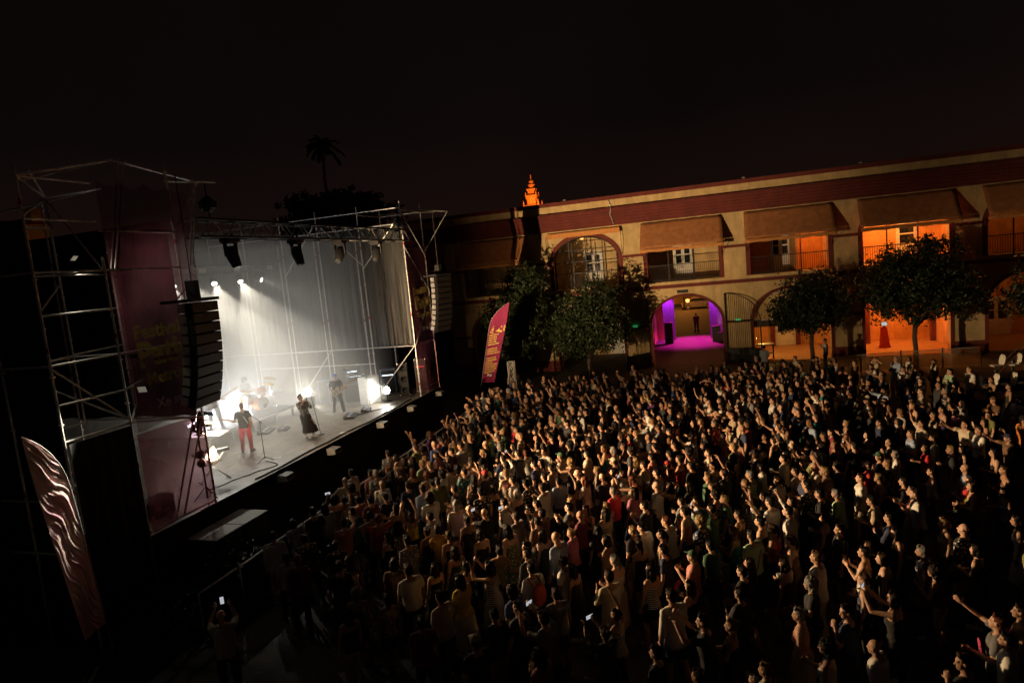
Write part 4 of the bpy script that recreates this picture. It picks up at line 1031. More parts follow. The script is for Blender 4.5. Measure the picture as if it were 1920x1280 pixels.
# lights added on the scaffold to brighten the banner and the flag
def added_light(loc, target, power, label, size=150):
    loc, target = Vector(loc), Vector(target); d = (target-loc).normalized(); t = thing('work_light', label, 'work light', loc)
    rot = d.to_track_quat('X', 'Z').to_matrix(); MB().box((0, 0, 0), (.09, .24, .18), rot).build('housing', 'black', t); MB().box(d*.047, (.004, .2, .14), rot).build('lens', 'lamp_dim', t); MB().tube(-d*.05, -d*.05+Vector((0, 0, .25)), .014).build('bracket', 'iron', t)
    l = lamp('work_lamp', 'SPOT', d*.07, power, (1, .9, .7), t, spot_size=R(size), spot_blend=.6, shadow_soft_size=.06); l.rotation_euler = d.to_track_quat('-Z', 'Y').to_euler()
added_light((-14.9, 11.9, 8.75), (-13.4, 12.5, 7.2), 80, 'small work light high inside the near scaffold tower')  # added to light the banner and tubes from behind
added_light((-12.75, 11.35, 5.5), (-12.05, 8.6, 4.65), 4200, 'small work light on the tower front shining down at the pink flag', 62)  # added so the flag folds catch a grazing light
# drapes
GRP = 'pale gauze drapes hung between the scaffold standards'
for i in range(5):
    folded('side_drape', 'curtain', XP[i]-.05, XP[i+1]+.08, Y1+.16, 4.33, 9.85, ['pale gauze drape at the stage front edge beside the maroon mesh', 'pale gauze drape second from the stage front, lit from below', 'pale gauze drape third from the stage front, lost in smoke', 'pale gauze drape fourth from the stage front, lost in smoke', 'pale gauze drape in the rear corner of the stage behind the smoke'][i], 'drape', .075, 4.5+i*.6, 90, 'x', GRP, seed=50+i)
folded('back_drape', 'blackdrape', Y0-3.8, 28.8, XB, ZD, 9.7, 'black backdrop closing the rear of the stage behind the drums', 'drape', .06, 22, 200, 'y', seed=60)
folded('near_drape', 'blackdrape', XS-.35, XB, Y0+.14, 4.3, 9.55, 'black drape closing the near side of the stage above head height', 'drape', .05, 16, 160, 'x', seed=61)
folded('rear_drape', 'blackdrape', XB, XB-9, 13.2, 0, 9.8, 'black drape hiding the backstage area behind the near scaffold', 'drape', .05, 9, 90, 'x', seed=62)
folded('wing_drape', 'blackdrape', XP[1], XB, 28.9, ZD, 9.6, 'black drape closing the far wing behind the amplifiers', 'drape', .05, 13, 140, 'x', seed=64)
folded('tower_drape', 'blackdrape', 9.66, 11.2, XS+.06, .02, 4.66, 'black drape on the front of the near scaffold tower base', 'drape', .03, 5, 50, 'y', seed=63)
folded('tower_drape', 'blackdrape', XS-.1, CX-2.5, 9.66, .02, 9.4, 'black drape hanging on the outer side of the near scaffold tower', 'drape', .04, 6, 60, 'x', seed=66)
folded('tower_drape', 'blackdrape', XP[2], XS-.5, 11.1, .02, 1.85, 'black drape closing the deck end behind the tower', 'drape', .03, 8, 60, 'x', seed=67)
folded('tower_drape', 'blackdrape', 11.3, 13.36, XS+.03, .02, 1.85, 'black drape below the see-through mesh beside the stage corner', 'drape', .02, 6, 50, 'y', seed=65)
# mesh banners with print
def banner(y0, y1, z0, z1, m, label, seed, top=.14):
    return folded('mesh_banner', m, y0, y1, XS+.05, z0, z1, label, 'banner', .045, 1.6, 50, 'y', top_scallop=top, seed=seed)
bn = banner(11.35, 13.95, 4.45, 10.35, 'banner_mesh', 'tall maroon mesh banner with yellow festival lettering beside the stage', 71)
banner(11.3, 13.4, 1.95, 4.4, 'banner_low', 'see-through maroon mesh below the lettered banner by the keyboard', 72, 0)
b2 = banner(26.55, 28.6, 4.45, 10.3, 'banner_mesh', 'tall maroon mesh banner on the far scaffold wing', 73); banner(26.55, 28.55, 1.95, 4.4, 'banner_low', 'see-through maroon mesh at the foot of the far scaffold wing', 74, 0)
def letters(txt, size, parent, o, ax, ay, m, bold=.004):
    me = text_mesh(txt, size, .003, bold); me.materials.append(MATS[m])
    ob = link('lettering', me, parent); ax, ay = Vector(ax).normalized(), Vector(ay).normalized()
    M = Matrix((ax, ay, ax.cross(ay))).transposed().to_4x4(); M.translation = o; ob.matrix_local = M; return ob
for par, yy in ((bn, 11.62), (b2, 26.62)):
    letters('Festival', .47, par, (XS+.17, yy-.05, 6.62), (0, 1, .04), (0, -.03, 1), 'yellow_print', .012)
    letters('Patio', .83, par, (XS+.17, yy-.02, 5.95), (0, 1, .08), (0, -.05, 1), 'yellow_print', .03)
    letters('Metropol', .40, par, (XS+.17, yy+.12, 5.5), (0, 1, .06), (0, -.03, 1), 'yellow_print', .008)
    letters('Xe sevilla', .34, par, (XS+.17, yy+.3, 4.9), (0, 1, .05), (0, 0, 1), 'white_print', .006)
# front lighting truss
def truss(name, p, q, w, label, cat='truss', nb=None):
    p, q = Vector(p), Vector(q); t = thing(name, label, cat, p); d = (q-p).normalized(); side = d.cross(Vector((0, 0, 1))).normalized()*w/2; up = Vector((0, 0, w/2)); L = (q-p).length
    for s, u in ((1, 1), (1, -1), (-1, 1), (-1, -1)): MB().tube(side*s+up*u, side*s+up*u+d*L, .036, n=7).build('chord', 'black', t)
    n = nb or int(L/w/1.0)
    for i in range(n):
        a, b = d*(L*i/n), d*(L*(i+1)/n); f = 1 if i % 2 else -1
        b_ = MB(); 
        for s in (1, -1): b_.tube(a+side*s+up*f, b+side*s-up*f, .02, n=5)
        b_.tube(a+side+up*f, b-side+up*f, .012, n=5); b_.tube(a-side-up*f, b+side-up*f, .012, n=5)
        b_.build('brace', 'greybox', t)
    return t
truss('lighting_truss', (XS, 14.05, 9.33), (XS, 26.6, 9.33), .48, 'long black lighting truss hung across the stage front')
def hoist(loc, h, label):
    t = thing('chain_hoist', label, 'hoist', loc); MB().ellipsoid((0, 0, 0), (.16, .2, .24)).build('motor', 'black', t, smooth=True); MB().bb(-.2, .2, -.12, .12, -.12, .1).build('housing', 'black', t)
    MB().tube((0, 0, .2), (0, 0, h), .018, n=6).build('chain', 'iron', t); MB().path([(0, 0, -.2), (.02, 0, -.32), (0, 0, -.45)], .02).build('hook', 'iron', t)
hoist((XS, 14.75, 10.0), .65, 'black chain hoist lifting the near end of the lighting truss'); hoist((XS, 26.2, 9.95), .7, 'black chain hoist lifting the far end of the lighting truss')
def moving_head(loc, tilt, yaw, label, grp, s=1.0):
    t = thing('moving_head_light', label, 'stage light', loc, yaw, grp); t.scale = (s,)*3
    MB().bb(-.17, .17, -.2, .2, -.12, .0).build('base', 'black', t); MB().tube((0, -.1, 0), (0, -.1, .12), .03).build('clamp', 'iron', t); MB().tube((0, .1, 0), (0, .1, .12), .03).build('clamp', 'iron', t)
    y = MB(); y.bb(-.05, .05, -.22, -.18, -.5, -.125); y.bb(-.05, .05, .18, .22, -.5, -.125); y.bb(-.08, .08, -.22, .22, -.16, -.122); y.build('yoke', 'black', t)
    h = MB().lathe([(.05, -.2), (.13, -.17), (.17, -.02), (.165, .16), (.13, .38), (.105, .42)], (0, 0, 0), 16).build('head', 'black', t, smooth=True); h.location = (0, 0, -.42); h.rotation_euler = (tilt, 0, R(90))
    MB().lathe([(.1, .421), (.1, .426)], (0, 0, 0), 16).build('lens', 'glass', h)
for i, (y, tl) in enumerate(((15.4, R(160)), (18.48, R(165)), (21.15, R(215)), (23.92, R(210)))):
    moving_head((XS, y, 9.08), tl, R((0, 0, 90, 90)[i]), ['unlit moving head light hanging beside the near chain hoist', 'unlit moving head light second along the front truss from the near hoist', 'unlit tilted moving head light third along the front truss from the near hoist', 'unlit tilted moving head light hanging beside the far end of the front truss'][i], 'moving heads under the front truss', 1.05)
# rear truss with lit fixtures
RX = -20.4
truss('lighting_truss', (RX, 19.5, 8.55), (RX, 27.2, 8.55), .3, 'thin dim lighting truss over the rear of the stage')
for i, y in enumerate((21.7, 23.75, 26.0)):
    t = thing('blinder_panel', 'small flat pale blinder panel clipped on the rear truss', 'stage light', (RX+.2, y, 8.55), 0, 'blinder panels on the rear truss'); MB().bb(-.05, .02, -.24, .24, -.13, .13).build('housing', 'black', t); MB().bb(.021, .03, -.2, .2, -.1, .1).build('lens', 'plastic_white', t)
def stage_spot(loc, target, power, col, label, size, lensm='lamp_white', blend=.35, grp=None, r=.06):
    loc, target = Vector(loc), Vector(target); t = thing('stage_spotlight', label, 'stage light', loc, 0, grp); d = (target-loc).normalized()
    MB().lathe([(.06, -.3), (.11, -.27), (.12, 0), (.13, .03)], (0, 0, 0), 14, d).build('housing', 'black', t, smooth=True); MB().lathe([(.105, .032), (.105, .036)], (0, 0, 0), 14, d).build('lens', lensm, t)
    MB().path([(0, -.14, 0), (0, -.14, .2), (0, .14, .2), (0, .14, 0)], .012).build('bracket', 'iron', t); MB().tube((0, 0, .2), (0, 0, .45), .015).build('hook', 'iron', t)
    l = lamp('spot_light', 'SPOT', d*.06, power, col, t, spot_size=R(size), spot_blend=blend, shadow_soft_size=r); l.rotation_euler = d.to_track_quat('-Z', 'Y').to_euler()
WW = (1, .93, .8)
BEAMS = [((RX+.1, 21.15, 8.0), (-15.0, 24.0, 1.9), 1400, 42), ((RX+.1, 22.4, 8.0), (-15.2, 19.0, 1.9), 1900, 50), ((RX+.1, 24.0, 8.0), (-14.6, 21.0, 1.9), 2000, 50), ((RX+.1, 25.4, 8.0), (-15.0, 27.0, 5.5), 350, 26), ((RX+.1, 20.2, 8.0), (-15.2, 16.6, 1.9), 2000, 36)]
for i, (a, b, p, s) in enumerate(BEAMS):
    stage_spot(a, b, p, WW, ['lit spotlight on the rear truss beaming towards the guitarist in blue cap', 'lit spotlight on the rear truss aimed down at the singer', 'lit spotlight on the rear truss between two blinder panels', 'lit spotlight at the far end of the rear truss beaming through smoke', 'lit spotlight at the near end of the rear truss above the bass player'][i], s)
# floor floods and led battens
def floor_flood(loc, target, power, label, col=(1, .95, .85), r=.17):
    loc, target = Vector(loc), Vector(target); d = (target-loc).normalized(); t = thing('floor_floodlight', label, 'floodlight', loc)
    MB().lathe([(.1, -.2), (r, -.12), (r+.02, .0)], (0, 0, 0), 18, d).build('housing', 'black', t, smooth=True); MB().lathe([(r, .002), (r, .008)], (0, 0, 0), 18, d).build('lens', 'lamp_white', t)
    MB().tube((0, 0, ZD-loc.z), (0, 0, -r), .03).build('stand', 'iron', t); MB().box((0, 0, ZD-loc.z+.015), (.3, .3, .03)).build('foot', 'iron', t)
    l = lamp('flood_light', 'SPOT', d*.05, power, col, t, spot_size=R(140), spot_blend=.8, shadow_soft_size=.12); l.rotation_euler = d.to_track_quat('-Z', 'Y').to_euler()
floor_flood((-14.45, 25.6, 2.42), (-15.5, 20, 3.2), 260, 'glaring round floodlight on the deck beside the speaker cabinets')
floor_flood((-18.75, 25.7, 2.5), (-15.0, 15, 3.5), 520, 'glaring round floodlight on the deck behind the drum riser')
pts = [(-19.35, 18.75), (-19.75, 19.75), (-20.1, 20.75), (-20.45, 21.75), (-20.8, 22.75), (-21.1, 23.75), (-21.4, 24.75)]
for i, (a, b) in enumerate(zip(pts, pts[1:])):
    a, b = Vector((*a, 2.62)), Vector((*b, 2.62)); c_ = (a+b)/2; d = (b-a).normalized(); rot = Matrix.Rotation(math.atan2(d.y, d.x), 3, 'Z')
    t = thing('led_batten', 'cool white led batten standing in a row behind the bass player and drums', 'stage light', c_, 0, 'led battens behind the band'); MB().box((0, 0, 0), (.92, .12, .16), rot).build('housing', 'black', t)
    for j in range(6): MB().lathe([(.052, .0), (.05, .012)], d*(-.38+.152*j)+rot @ Vector((0, -.061, 0)), 10, rot @ Vector((0, -1, .1))).build('led_lens', 'led_cool', t)
    for s in (-.35, .35): MB().box(d*s+Vector((0, 0, -.175)), (.06, .14, .2), rot).build('foot', 'black', t)
    l = lamp('led_light', 'AREA', rot @ Vector((0, -.09, .02)), 80, (.88, .92, 1.0), t, shape='RECTANGLE', size=.8, size_y=.12); l.rotation_euler = (rot @ Vector((0, -1, .22))).to_track_quat('-Z', 'Y').to_euler()
# audience floodlights on a stand at the near front corner: warm light over the crowd and the arcade
SRC = Vector((-13.75, 13.72, 2.92))
fs = thing('flood_stand', 'tall stand with warm floodlights and barn doors turned on the audience', 'floodlight', (SRC.x, SRC.y, ZD))
MB().tube((0, 0, 0), (0, 0, 2.7), .025).build('pole', 'iron', fs)
for a in (0, 2.09, 4.19): MB().tube((0, 0, .35), (.35*math.cos(a), .35*math.sin(a), .01), .014).build('leg', 'iron', fs)
WARM = (1, .66, .35)
# height above deck, target, power, cone, blend, depth of the lower barn door
for off, tg, pw, sz, bl, door_ in ((1.05, (-7.5, 42.4, 11.5), 31000, 60, 1.0, .34), (2.0, (10.5, 20.5, 1.0), 21000, 92, 1.0, .7), (2.3, (-3.0, 24.0, 1.0), 1700, 150, .9, .34)):
    d = (Vector(tg)-Vector((SRC.x, SRC.y, ZD+off))).normalized(); o_ = Vector((.03, .03, off)); side = d.cross(Vector((0, 0, 1))).normalized(); upv = side.cross(d)
    MB().lathe([(.07, -.18), (.11, -.14), (.12, -.02)], o_, 14, d).build('housing', 'black', fs, smooth=True); MB().lathe([(.11, -.018), (.11, -.012)], o_, 14, d).build('lens', 'lamp_white', fs)
    a = o_-upv*(.12 if door_ > .6 else .13)-side*.3; MB().prism([(0, 0), (.6, 0), (.6, door_), (0, door_)], a, side, d, upv*-.006).build('barn_door', 'black', fs)  # barn doors added to hold the beams off near crowd and drape
    if off < 1.2: MB().prism([(0, -.2), (.5, -.2), (.5, .2), (0, .2)], o_-side*.09, d, upv, -side*.006).build('barn_door', 'black', fs)
    if off > 1.2: MB().prism([(0, -.2), (.18, -.2), (.18, .2), (0, .2)], o_+side*.13, d, upv, side*.006).build('barn_door', 'black', fs)
    if off > 1.2: MB().prism([(0, 0), (.6, 0), (.6, .4), (0, .4)], o_+upv*.115-side*.3, side, d, upv*.006).build('barn_door', 'black', fs)
    l = lamp('audience_light', 'SPOT', o_+d*.03, pw, WARM, fs, spot_size=R(sz), spot_blend=bl, shadow_soft_size=.075); l.rotation_euler = d.to_track_quat('-Z', 'Y').to_euler()

d = Vector((-.62, 1.0, -.12)).normalized(); o_ = Vector((-.05, .05, 1.25))
MB().lathe([(.07, -.18), (.11, -.14), (.12, -.02)], o_, 14, d).build('housing', 'black', fs, smooth=True); MB().lathe([(.11, -.018), (.11, -.012)], o_, 14, d).build('lens', 'lamp_white', fs)
l = lamp('band_light', 'SPOT', o_+d*.03, 1100, (1, .88, .7), fs, spot_size=R(54), spot_blend=.9, shadow_soft_size=.07); l.rotation_euler = d.to_track_quat('-Z', 'Y').to_euler()
# flown speakers
def line_array(loc, yaw, n, label, top_h):
    t = thing('line_array', label, 'speaker', loc, yaw)
    MB().bb(-.5, .3, -.64, .64, .02, .1).build('flying_frame', 'black', t)
    ang = 0; p = Vector((0, 0, 0))
    for i in range(n):
        ang += R(.4+.34*i*.9); rot = Matrix.Rotation(ang, 3, 'Y'); h = .262; c_ = p + rot @ Vector((0, 0, -h/2))
        out = [(-.22, -.38), (.26, -.60), (.26, .60), (-.22, .38)]
        m = MB(); V = []; 
        for zz in (-h/2+.008, h/2-.008): V += [c_ + rot @ Vector((x*(1 if zz < 0 else 1), y, zz)) for x, y in out]
        m.add(V, [(3, 2, 1, 0), (4, 5, 6, 7), (0, 1, 5, 4), (1, 2, 6, 5), (2, 3, 7, 6), (3, 0, 4, 7)]); cb = m.build('cabinet', 'speaker', t)
        g_ = MB(); g_.box(c_ + rot @ Vector((.266, 0, 0)), (.008, 1.12, h-.05), rot); g_.build('grille', 'grille', cb)
        for sy in (-1, 1): MB().box(c_ + rot @ Vector((-.05, sy*.52, 0)), (.2, .02, h*.75), rot).build('rigging_plate', 'alu', cb)
        p = p + rot @ Vector((0, 0, -h))
    MB().bb(-.12, .12, -.12, .12, .1, .55).build('hoist_motor', 'black', t); MB().tube((0, 0, .5), (0, 0, top_h), .014).build('chain', 'iron', t); MB().tube((-.3, .3, .1), (0, 0, .5), .012).build('sling', 'iron', t); MB().tube((-.3, -.3, .1), (0, 0, .5), .012).build('sling', 'iron', t)
line_array((-12.55, 13.08, 7.36), R(12), 10, 'large black hanging line array speaker in front of the maroon banner', 3.2); line_array((-12.5, 28.45, 7.35), R(-12), 10, 'hanging line array speaker on the arcade side of the stage', 3.2)
# subs and front fills
for i, y in enumerate((12.6, 13.6)):
    t = thing('subwoofer', ['black subwoofer stack with pale dusty lid at the near stage corner, outer one', 'black subwoofer stack with pale dusty lid at the near stage corner, inner one'][i], 'speaker', (-12.55, y, 0)); MB().bb(-.5, .45, -.48, .48, 0, 1.42).build('cabinet', 'speaker', t); MB().bb(-.5, .45, -.48, .48, 1.422, 1.45).build('lid', 'greybox', t); MB().bb(.452, .46, -.42, .42, .06, 1.36).build('grille', 'grille', t)  # grey lid board on each black cabinet
for i, y in enumerate((16.1, 18.8, 22.3, 25.0, 28.1)):
    t = thing('front_fill_speaker', ['small grey fill speaker on the stage lip beside the subwoofers', 'small grey fill speaker on the stage lip below the singer', 'small grey fill speaker on the stage lip by the pedal boards', 'small grey fill speaker on the stage lip before the floodlight', 'small grey fill speaker on the stage lip before the far wing'][i], 'speaker', (-12.95, y, 1.5)); MB().prism([(-.2, .06), (.14, .1), (.14, .27), (-.2, .3)], (0, -.2, 0), (1, 0, 0), (0, 0, 1), (0, .4, 0)).build('cabinet', 'greybox', t); MB().bb(-.22, -.2, -.1, .1, .02, .2).build('bracket', 'iron', t); MB().bb(.142, .146, -.17, .17, .12, .25).build('grille', 'black', t)

# crowd barrier
for i in range(15):
    y = 10.9+i*1.27
    t = thing('crowd_barrier', 'waist high grey crowd barrier section in the line before the stage', 'barrier', (-11.0, y, 0), 0, 'crowd barrier sections'); MB().tube((0, -.6, 1.1), (0, .6, 1.1), .025).build('top_rail', 'alu', t)
    m = MB(); m.add([(.03, -.58, .05), (.03, .58, .05), (.03, .58, 1.06), (.03, -.58, 1.06)], [(0, 1, 2, 3)]); m.build('panel', 'iron', t)
    for s in (-.58, .58): MB().tube((0, s, 0), (0, s, 1.1), .022).build('post', 'alu', t); 
    MB().bb(-.55, .4, -.6, .6, 0, .03).build('foot_plate', 'iron', t)

# drum riser
rs = thing('drum_riser', 'low black platform on aluminium legs under the drums and bass player', 'riser', (-19.2, 20.9, ZD)); RZ = 2.35
P(MB().bb(-21.9, -17.9, 18.32, 23.44, RZ-.1, RZ), 'platform', 'riser', rs); P(MB().bb(-17.9, -17.885, 18.32, 23.44, RZ-.1, RZ-.02), 'edge_strip', 'alu', rs)
for x in (-17.98, -19.9, -21.8):
    for y in (18.4, 19.6, 20.9, 22.2, 23.36): P(MB().bb(x-.04, x+.04, y-.04, y+.04, ZD, RZ-.1), 'leg', 'alu', rs)
# drum kit
dk = thing('drum_kit', 'amber wood drum kit with cymbals on the riser', 'drums', (-19.0, 22.55, RZ), R(-12))
def drum(c, r, d, ax, name='tom', sk='drumskin'):
    ax = Vector(ax).normalized(); b = MB().lathe([(r*.98, 0), (r, .01), (r, d-.01), (r*.98, d)], c, 22, ax).build(name, 'drumwood', dk, smooth=False)
    for h in (0.0, d): MB().lathe([(r*1.03, h-.02), (r*1.03, h+.02)], c, 22, ax).build('hoop', 'chrome', b)
    for h in (-.021, d+.021): MB().lathe([(r*.99, h-.002), (r*.99, h+.002)], c, 22, ax).build('drum_head', sk, b)
    return b
bd = drum((.28, 0, .30), .29, .42, (-1, 0, 0), 'bass_drum'); MB().lathe([(.1, 0), (.1, .004)], (.306, .05, .22), 14, (1, 0, 0)).build('port_hole', 'black', bd)
drum((.0, -.55, .38), .21, .36, (0, 0, 1), 'floor_tom'); drum((-.35, -.6, .33), .22, .38, (0, 0, 1), 'floor_tom'); drum((.12, .15, .75), .17, .24, (-.3, 0, 1), 'rack_tom'); drum((-.3, .42, .55), .18, .15, (0, 0, 1), 'snare_drum')
for x, y, h, r in ((.2, -.75, 1.0, .26), (.15, .62, 1.28, .27), (-.2, .85, .95, .18), (.35, .35, 1.1, .24)):
    s = MB().tube((x, y, 0), (x, y, h), .012).build('cymbal_stand', 'chrome', dk)
    for a in (0, 2.1, 4.2): MB().tube((x, y, .3), (x+.22*math.cos(a), y+.22*math.sin(a), .0), .009).build('stand_leg', 'chrome', s)
    c_ = MB().lathe([(r, 0), (r*.5, .012), (.05, .02), (.03, .04), (.01, .045)], (x, y, h), 22, (.25, .1, 1)).build('cymbal', 'brass', dk, smooth=True)
for x, y in ((-.1, .05), (.1, -.5), (-.3, .42)): MB().tube((x, y, .0), (x, y, .42), .014).build('drum_stand', 'chrome', dk)
t = thing('drum_stool', 'round black drum stool behind the kit', 'stool', (-19.95, 22.85, RZ)); MB().lathe([(.17, .46), (.19, .5), (.17, .54)], (0, 0, 0), 16).build('seat', 'black', t); MB().tube((0, 0, .1), (0, 0, .46), .025).build('post', 'chrome', t)
for a in (0, 2.1, 4.2): MB().tube((0, 0, .2), (.25*math.cos(a), .25*math.sin(a), 0), .012).build('leg', 'chrome', t)
# amplifiers and cases
def amp(x, y, w, d, h, label, m='tolex', z=ZD, yaw=0, cones=0, led=None):
    t = thing('amplifier', label, 'amplifier', (x, y, z), yaw); MB().bb(-d/2, d/2, -w/2, w/2, 0, h).build('cabinet', m, t); MB().bb(d/2+.002, d/2+.012, -w/2+.04, w/2-.04, .05, h-.05).build('grille_cloth', 'grille' if m != 'whitepaint' else 'paper', t)
    MB().path([(0, -.1, h), (0, -.08, h+.03), (0, .08, h+.03), (0, .1, h)], .012).build('handle', 'iron', t)
    for s in (-1, 1):
        for u in (0, 1): MB().box((d/2-.02, s*(w/2-.02), u*(h-.04)+.02), (.05, .05, .05)).build('corner', 'alu', t)
    for i in range(cones):
        r = min(w, h/cones)*.36; zc = h*(i+.5)/cones; c = MB().lathe([(r, 0), (r*.9, .012), (r*.3, -.03), (.01, -.02)], (d/2+.02, 0, zc), 18, (1, 0, 0)).build('cone', 'grille', t, smooth=True)
    if led: MB().bb(d/2+.014, d/2+.02, -w/2+.08, w/2-.08, h*.75, h*.78).build('pilot_light', led, t)
    return t
amp(-15.2, 25.35, .75, .55, 1.25, 'tall white fronted cabinet glaring beside the floodlight', 'whitepaint', yaw=R(-20)); amp(-16.2, 25.9, 1.1, .5, .9, 'wide grey amplifier cabinet behind the guitarist in blue cap', yaw=R(-60)); amp(-16.2, 25.95, .75, .35, .35, 'amplifier head stacked on the wide grey cabinet', z=2.83, yaw=R(-60), led='led_small')  # first cabinet carries the flood's glare as white colour
amp(-17.4, 25.9, .55, .5, .95, 'blue lit upright equipment rack near the guitarist', 'blueamp', yaw=R(-60), led='led_small'); amp(-18.0, 26.2, .8, .5, 1.05, 'tall blue grey guitar cabinet by the rear flood', 'blueamp', yaw=R(-60)); amp(-17.2, 27.3, .6, .5, 1.6, 'tall rack case with blue glow under the gauze', 'tolex', led='led_small', yaw=R(-60)); amp(-18.1, 24.65, .55, .5, .55, 'small white fronted wedge monitor at the end of the riser', 'greybox', yaw=R(-30))
amp(-14.3, 27.1, .48, .5, 1.55, 'tall side fill speaker column with three cones in the far wing', 'speaker', cones=3, yaw=R(-70)); amp(-13.75, 27.9, .55, .6, 1.6, 'dark equipment rack with coloured pilot lights in the far wing', 'tolex', led='red_led', yaw=R(-70)); amp(-15.4, 27.6, .7, .5, 1.2, 'blue fronted amplifier in the far wing under the gauze', 'blueamp', led='led_small', yaw=R(-70))
amp(-14.9, 11.9, .5, .5, .9, 'flight case standing behind the see-through mesh', 'tolex'); amp(-14.2, 12.4, .9, .4, .5, 'low amplifier on the floor behind the see-through mesh', 'tolex')
t = thing('side_table', 'pale folding table with bottles behind the see-through mesh', 'table', (-17.0, 13.2, ZD)); MB().bb(-.4, .4, -.7, .7, .70, .74).build('table_top', 'plastic_white', t)
for x in (-.36, .36):
    for y in (-.64, .64): MB().tube((x, y, 0), (x, y, .7), .018).build('leg', 'alu', t)
for i, (x, y) in enumerate(((-.1, .3), (.1, .2), (0, .0))): t = thing('water_bottle', 'small plastic water bottle on the pale folding table', 'bottle', (-17.0+x, 13.2+y, ZD+.74), 0, 'bottles on the side table'); MB().lathe([(.03, 0), (.033, .02), (.033, .15), (.014, .2), (.014, .23)], (0, 0, 0), 12).build('bottle_body', 'plastic_cup', t, smooth=True); MB().lathe([(.016, .23), (.016, .25)], (0, 0, 0), 10).build('cap', 'blueamp', t)
# keyboard on stand at the near corner, mic stands, pedals, cables
t = thing('keyboard', 'small black keyboard on a white x stand at the near stage corner', 'keyboard', (-14.75, 15.1, ZD), R(-30)); MB().bb(-.16, .16, -.5, .5, .86, .95).build('case', 'black', t); MB().bb(.02, .14, -.46, .46, .952, .962).build('keys', 'paper', t)
for s in (-1, 1): MB().tube((0, -.4*s, .02), (0, .4*s, .86), .016).build('stand_bar', 'whitepaint', t)
for y in (-.4, .4): MB().tube((-.2, y, .02), (.2, y, .02), .015).build('foot', 'black', t)
def mic_stand(x, y, h, boom, label, z=ZD, tripod=True, yaw=0.0, tilt=0.0):
    t = thing('microphone_stand', label, 'microphone stand', (x, y, z), yaw)
    MB().tube((0, 0, .08 if tripod else .0), (tilt, 0, h), .011).build('pole', 'iron', t)
    if tripod:
        for a in (.3, 2.4, 4.5): MB().tube((0, 0, .14), (.3*math.cos(a), .3*math.sin(a), .01), .01).build('leg', 'iron', t)
    else: MB().lathe([(.13, 0), (.13, .015), (.02, .03)], (0, 0, 0), 18).build('base', 'iron', t)
    e = Vector((tilt, 0, h)); q = e+Vector(boom) if boom else e
    if boom: MB().tube(e-Vector(boom)*.25, q, .009).build('boom', 'iron', t)
    m = MB(); d = (Vector(boom).normalized() if boom else Vector((-.5, 0, .6)).normalized()); m.tube(q, q+d*.13, .012, .018); m.ellipsoid(q+d*.16, (.028, .028, .03)); m.build('microphone', 'black', t)
mic_stand(-14.42, 17.0, 1.35, (-.55, .15, .25), 'boom microphone stand in front of the person in red trousers'); mic_stand(-14.3, 23.75, 1.5, (-.7, -.3, .35), 'boom microphone stand beside the floodlit white cabinet', tripod=False); mic_stand(-14.35, 20.1, 1.55, None, 'straight microphone stand held by the singer', tripod=False, tilt=-.22)
for x, y, w, d, lb in ((-17.2, 20.6, .9, .45, 'flat black pedal board beside the drum riser'), (-16.6, 20.9, .55, .35, 'small black pedal board between the riser and singer'), (-14.7, 22.8, .9, .45, 'grey pedal board at the feet of the guitarist in blue cap'), (-14.6, 23.9, .7, .35, 'dark pedal board beside the round microphone base')):
    t = thing('pedal_board', lb, 'pedal board', (x, y, ZD), R(20)); MB().prism([(-d/2, 0), (d/2, 0), (d/2, .06), (-d/2, .12)], (0, -w/2, 0), (1, 0, 0), (0, 0, 1), (0, w, 0)).build('board', 'black', t)
    for i in range(int(w/.13)): MB().box((0, -w/2+.08+i*.13, .115), (.12, .08, .04)).build('pedal', ['alu', 'blueamp', 'greybox'][i % 3], t)
for x, y, lb in ((-14.2, 17.3, 'white set list sheet on the deck beside the microphone tripod'), (-13.5, 20.35, 'white set list sheet on the deck edge by the singer')):
    tag(MB().bb(-.15, .15, -.11, .11, 0, .004).build('set_list', 'paper', None, (x, y, ZD+.002), R(25)), lb, 'paper')
def cable(pts, label, r=.014):
    P_ = []; n = len(pts)
    for i in range(n-1):
        for j in range(8):
            s = j/8; a, b = Vector(pts[i]), Vector(pts[i+1]); p = a.lerp(b, s); p.x += .05*math.sin(i*3+s*6.28); P_.append((p.x, p.y, ZD+r+.002))
    tag(MB().path(P_, r).build('cable', 'cable'), label, 'cable')
cable([(-14.3, 14.2), (-13.9, 15.6), (-13.6, 16.6), (-14.4, 17.0)], 'black cable curving from the floods to the microphone tripod'); cable([(-13.35, 15.2), (-13.34, 19), (-13.33, 23), (-13.34, 26.2)], 'black cable run along the front edge of the deck', .025); cable([(-14.6, 23.0), (-14.0, 24.0), (-13.7, 25.4)], 'black cable loop by the round microphone base')
# small white lattice mast by the flag
t = thing('lattice_mast', 'short white lattice mast beside the magenta feather flag', 'mast', (-11.3, 34.6, 0))
for sx in (-.17, .17):
    for sy in (-.17, .17): MB().tube((sx, sy, 0), (sx, sy, 2.05), .022).build('chord', 'whitepaint', t)
for i in range(3):
    z0, z1 = .1+i*.65, .75+i*.65
    for s in (-.17, .17):
        for a in (1, -1): MB().tube((-.17*a, s, z0), (.17*a, s, z1), .014, n=5).build('brace', 'whitepaint', t); MB().tube((s, -.17*a, z0), (s, .17*a, z1), .014, n=5).build('brace', 'whitepaint', t)
    MB().tube((-.17, -.17, z1), (.17, -.17, z1), .014).build('brace', 'whitepaint', t); MB().tube((-.17, .17, z1), (.17, .17, z1), .014).build('brace', 'whitepaint', t)

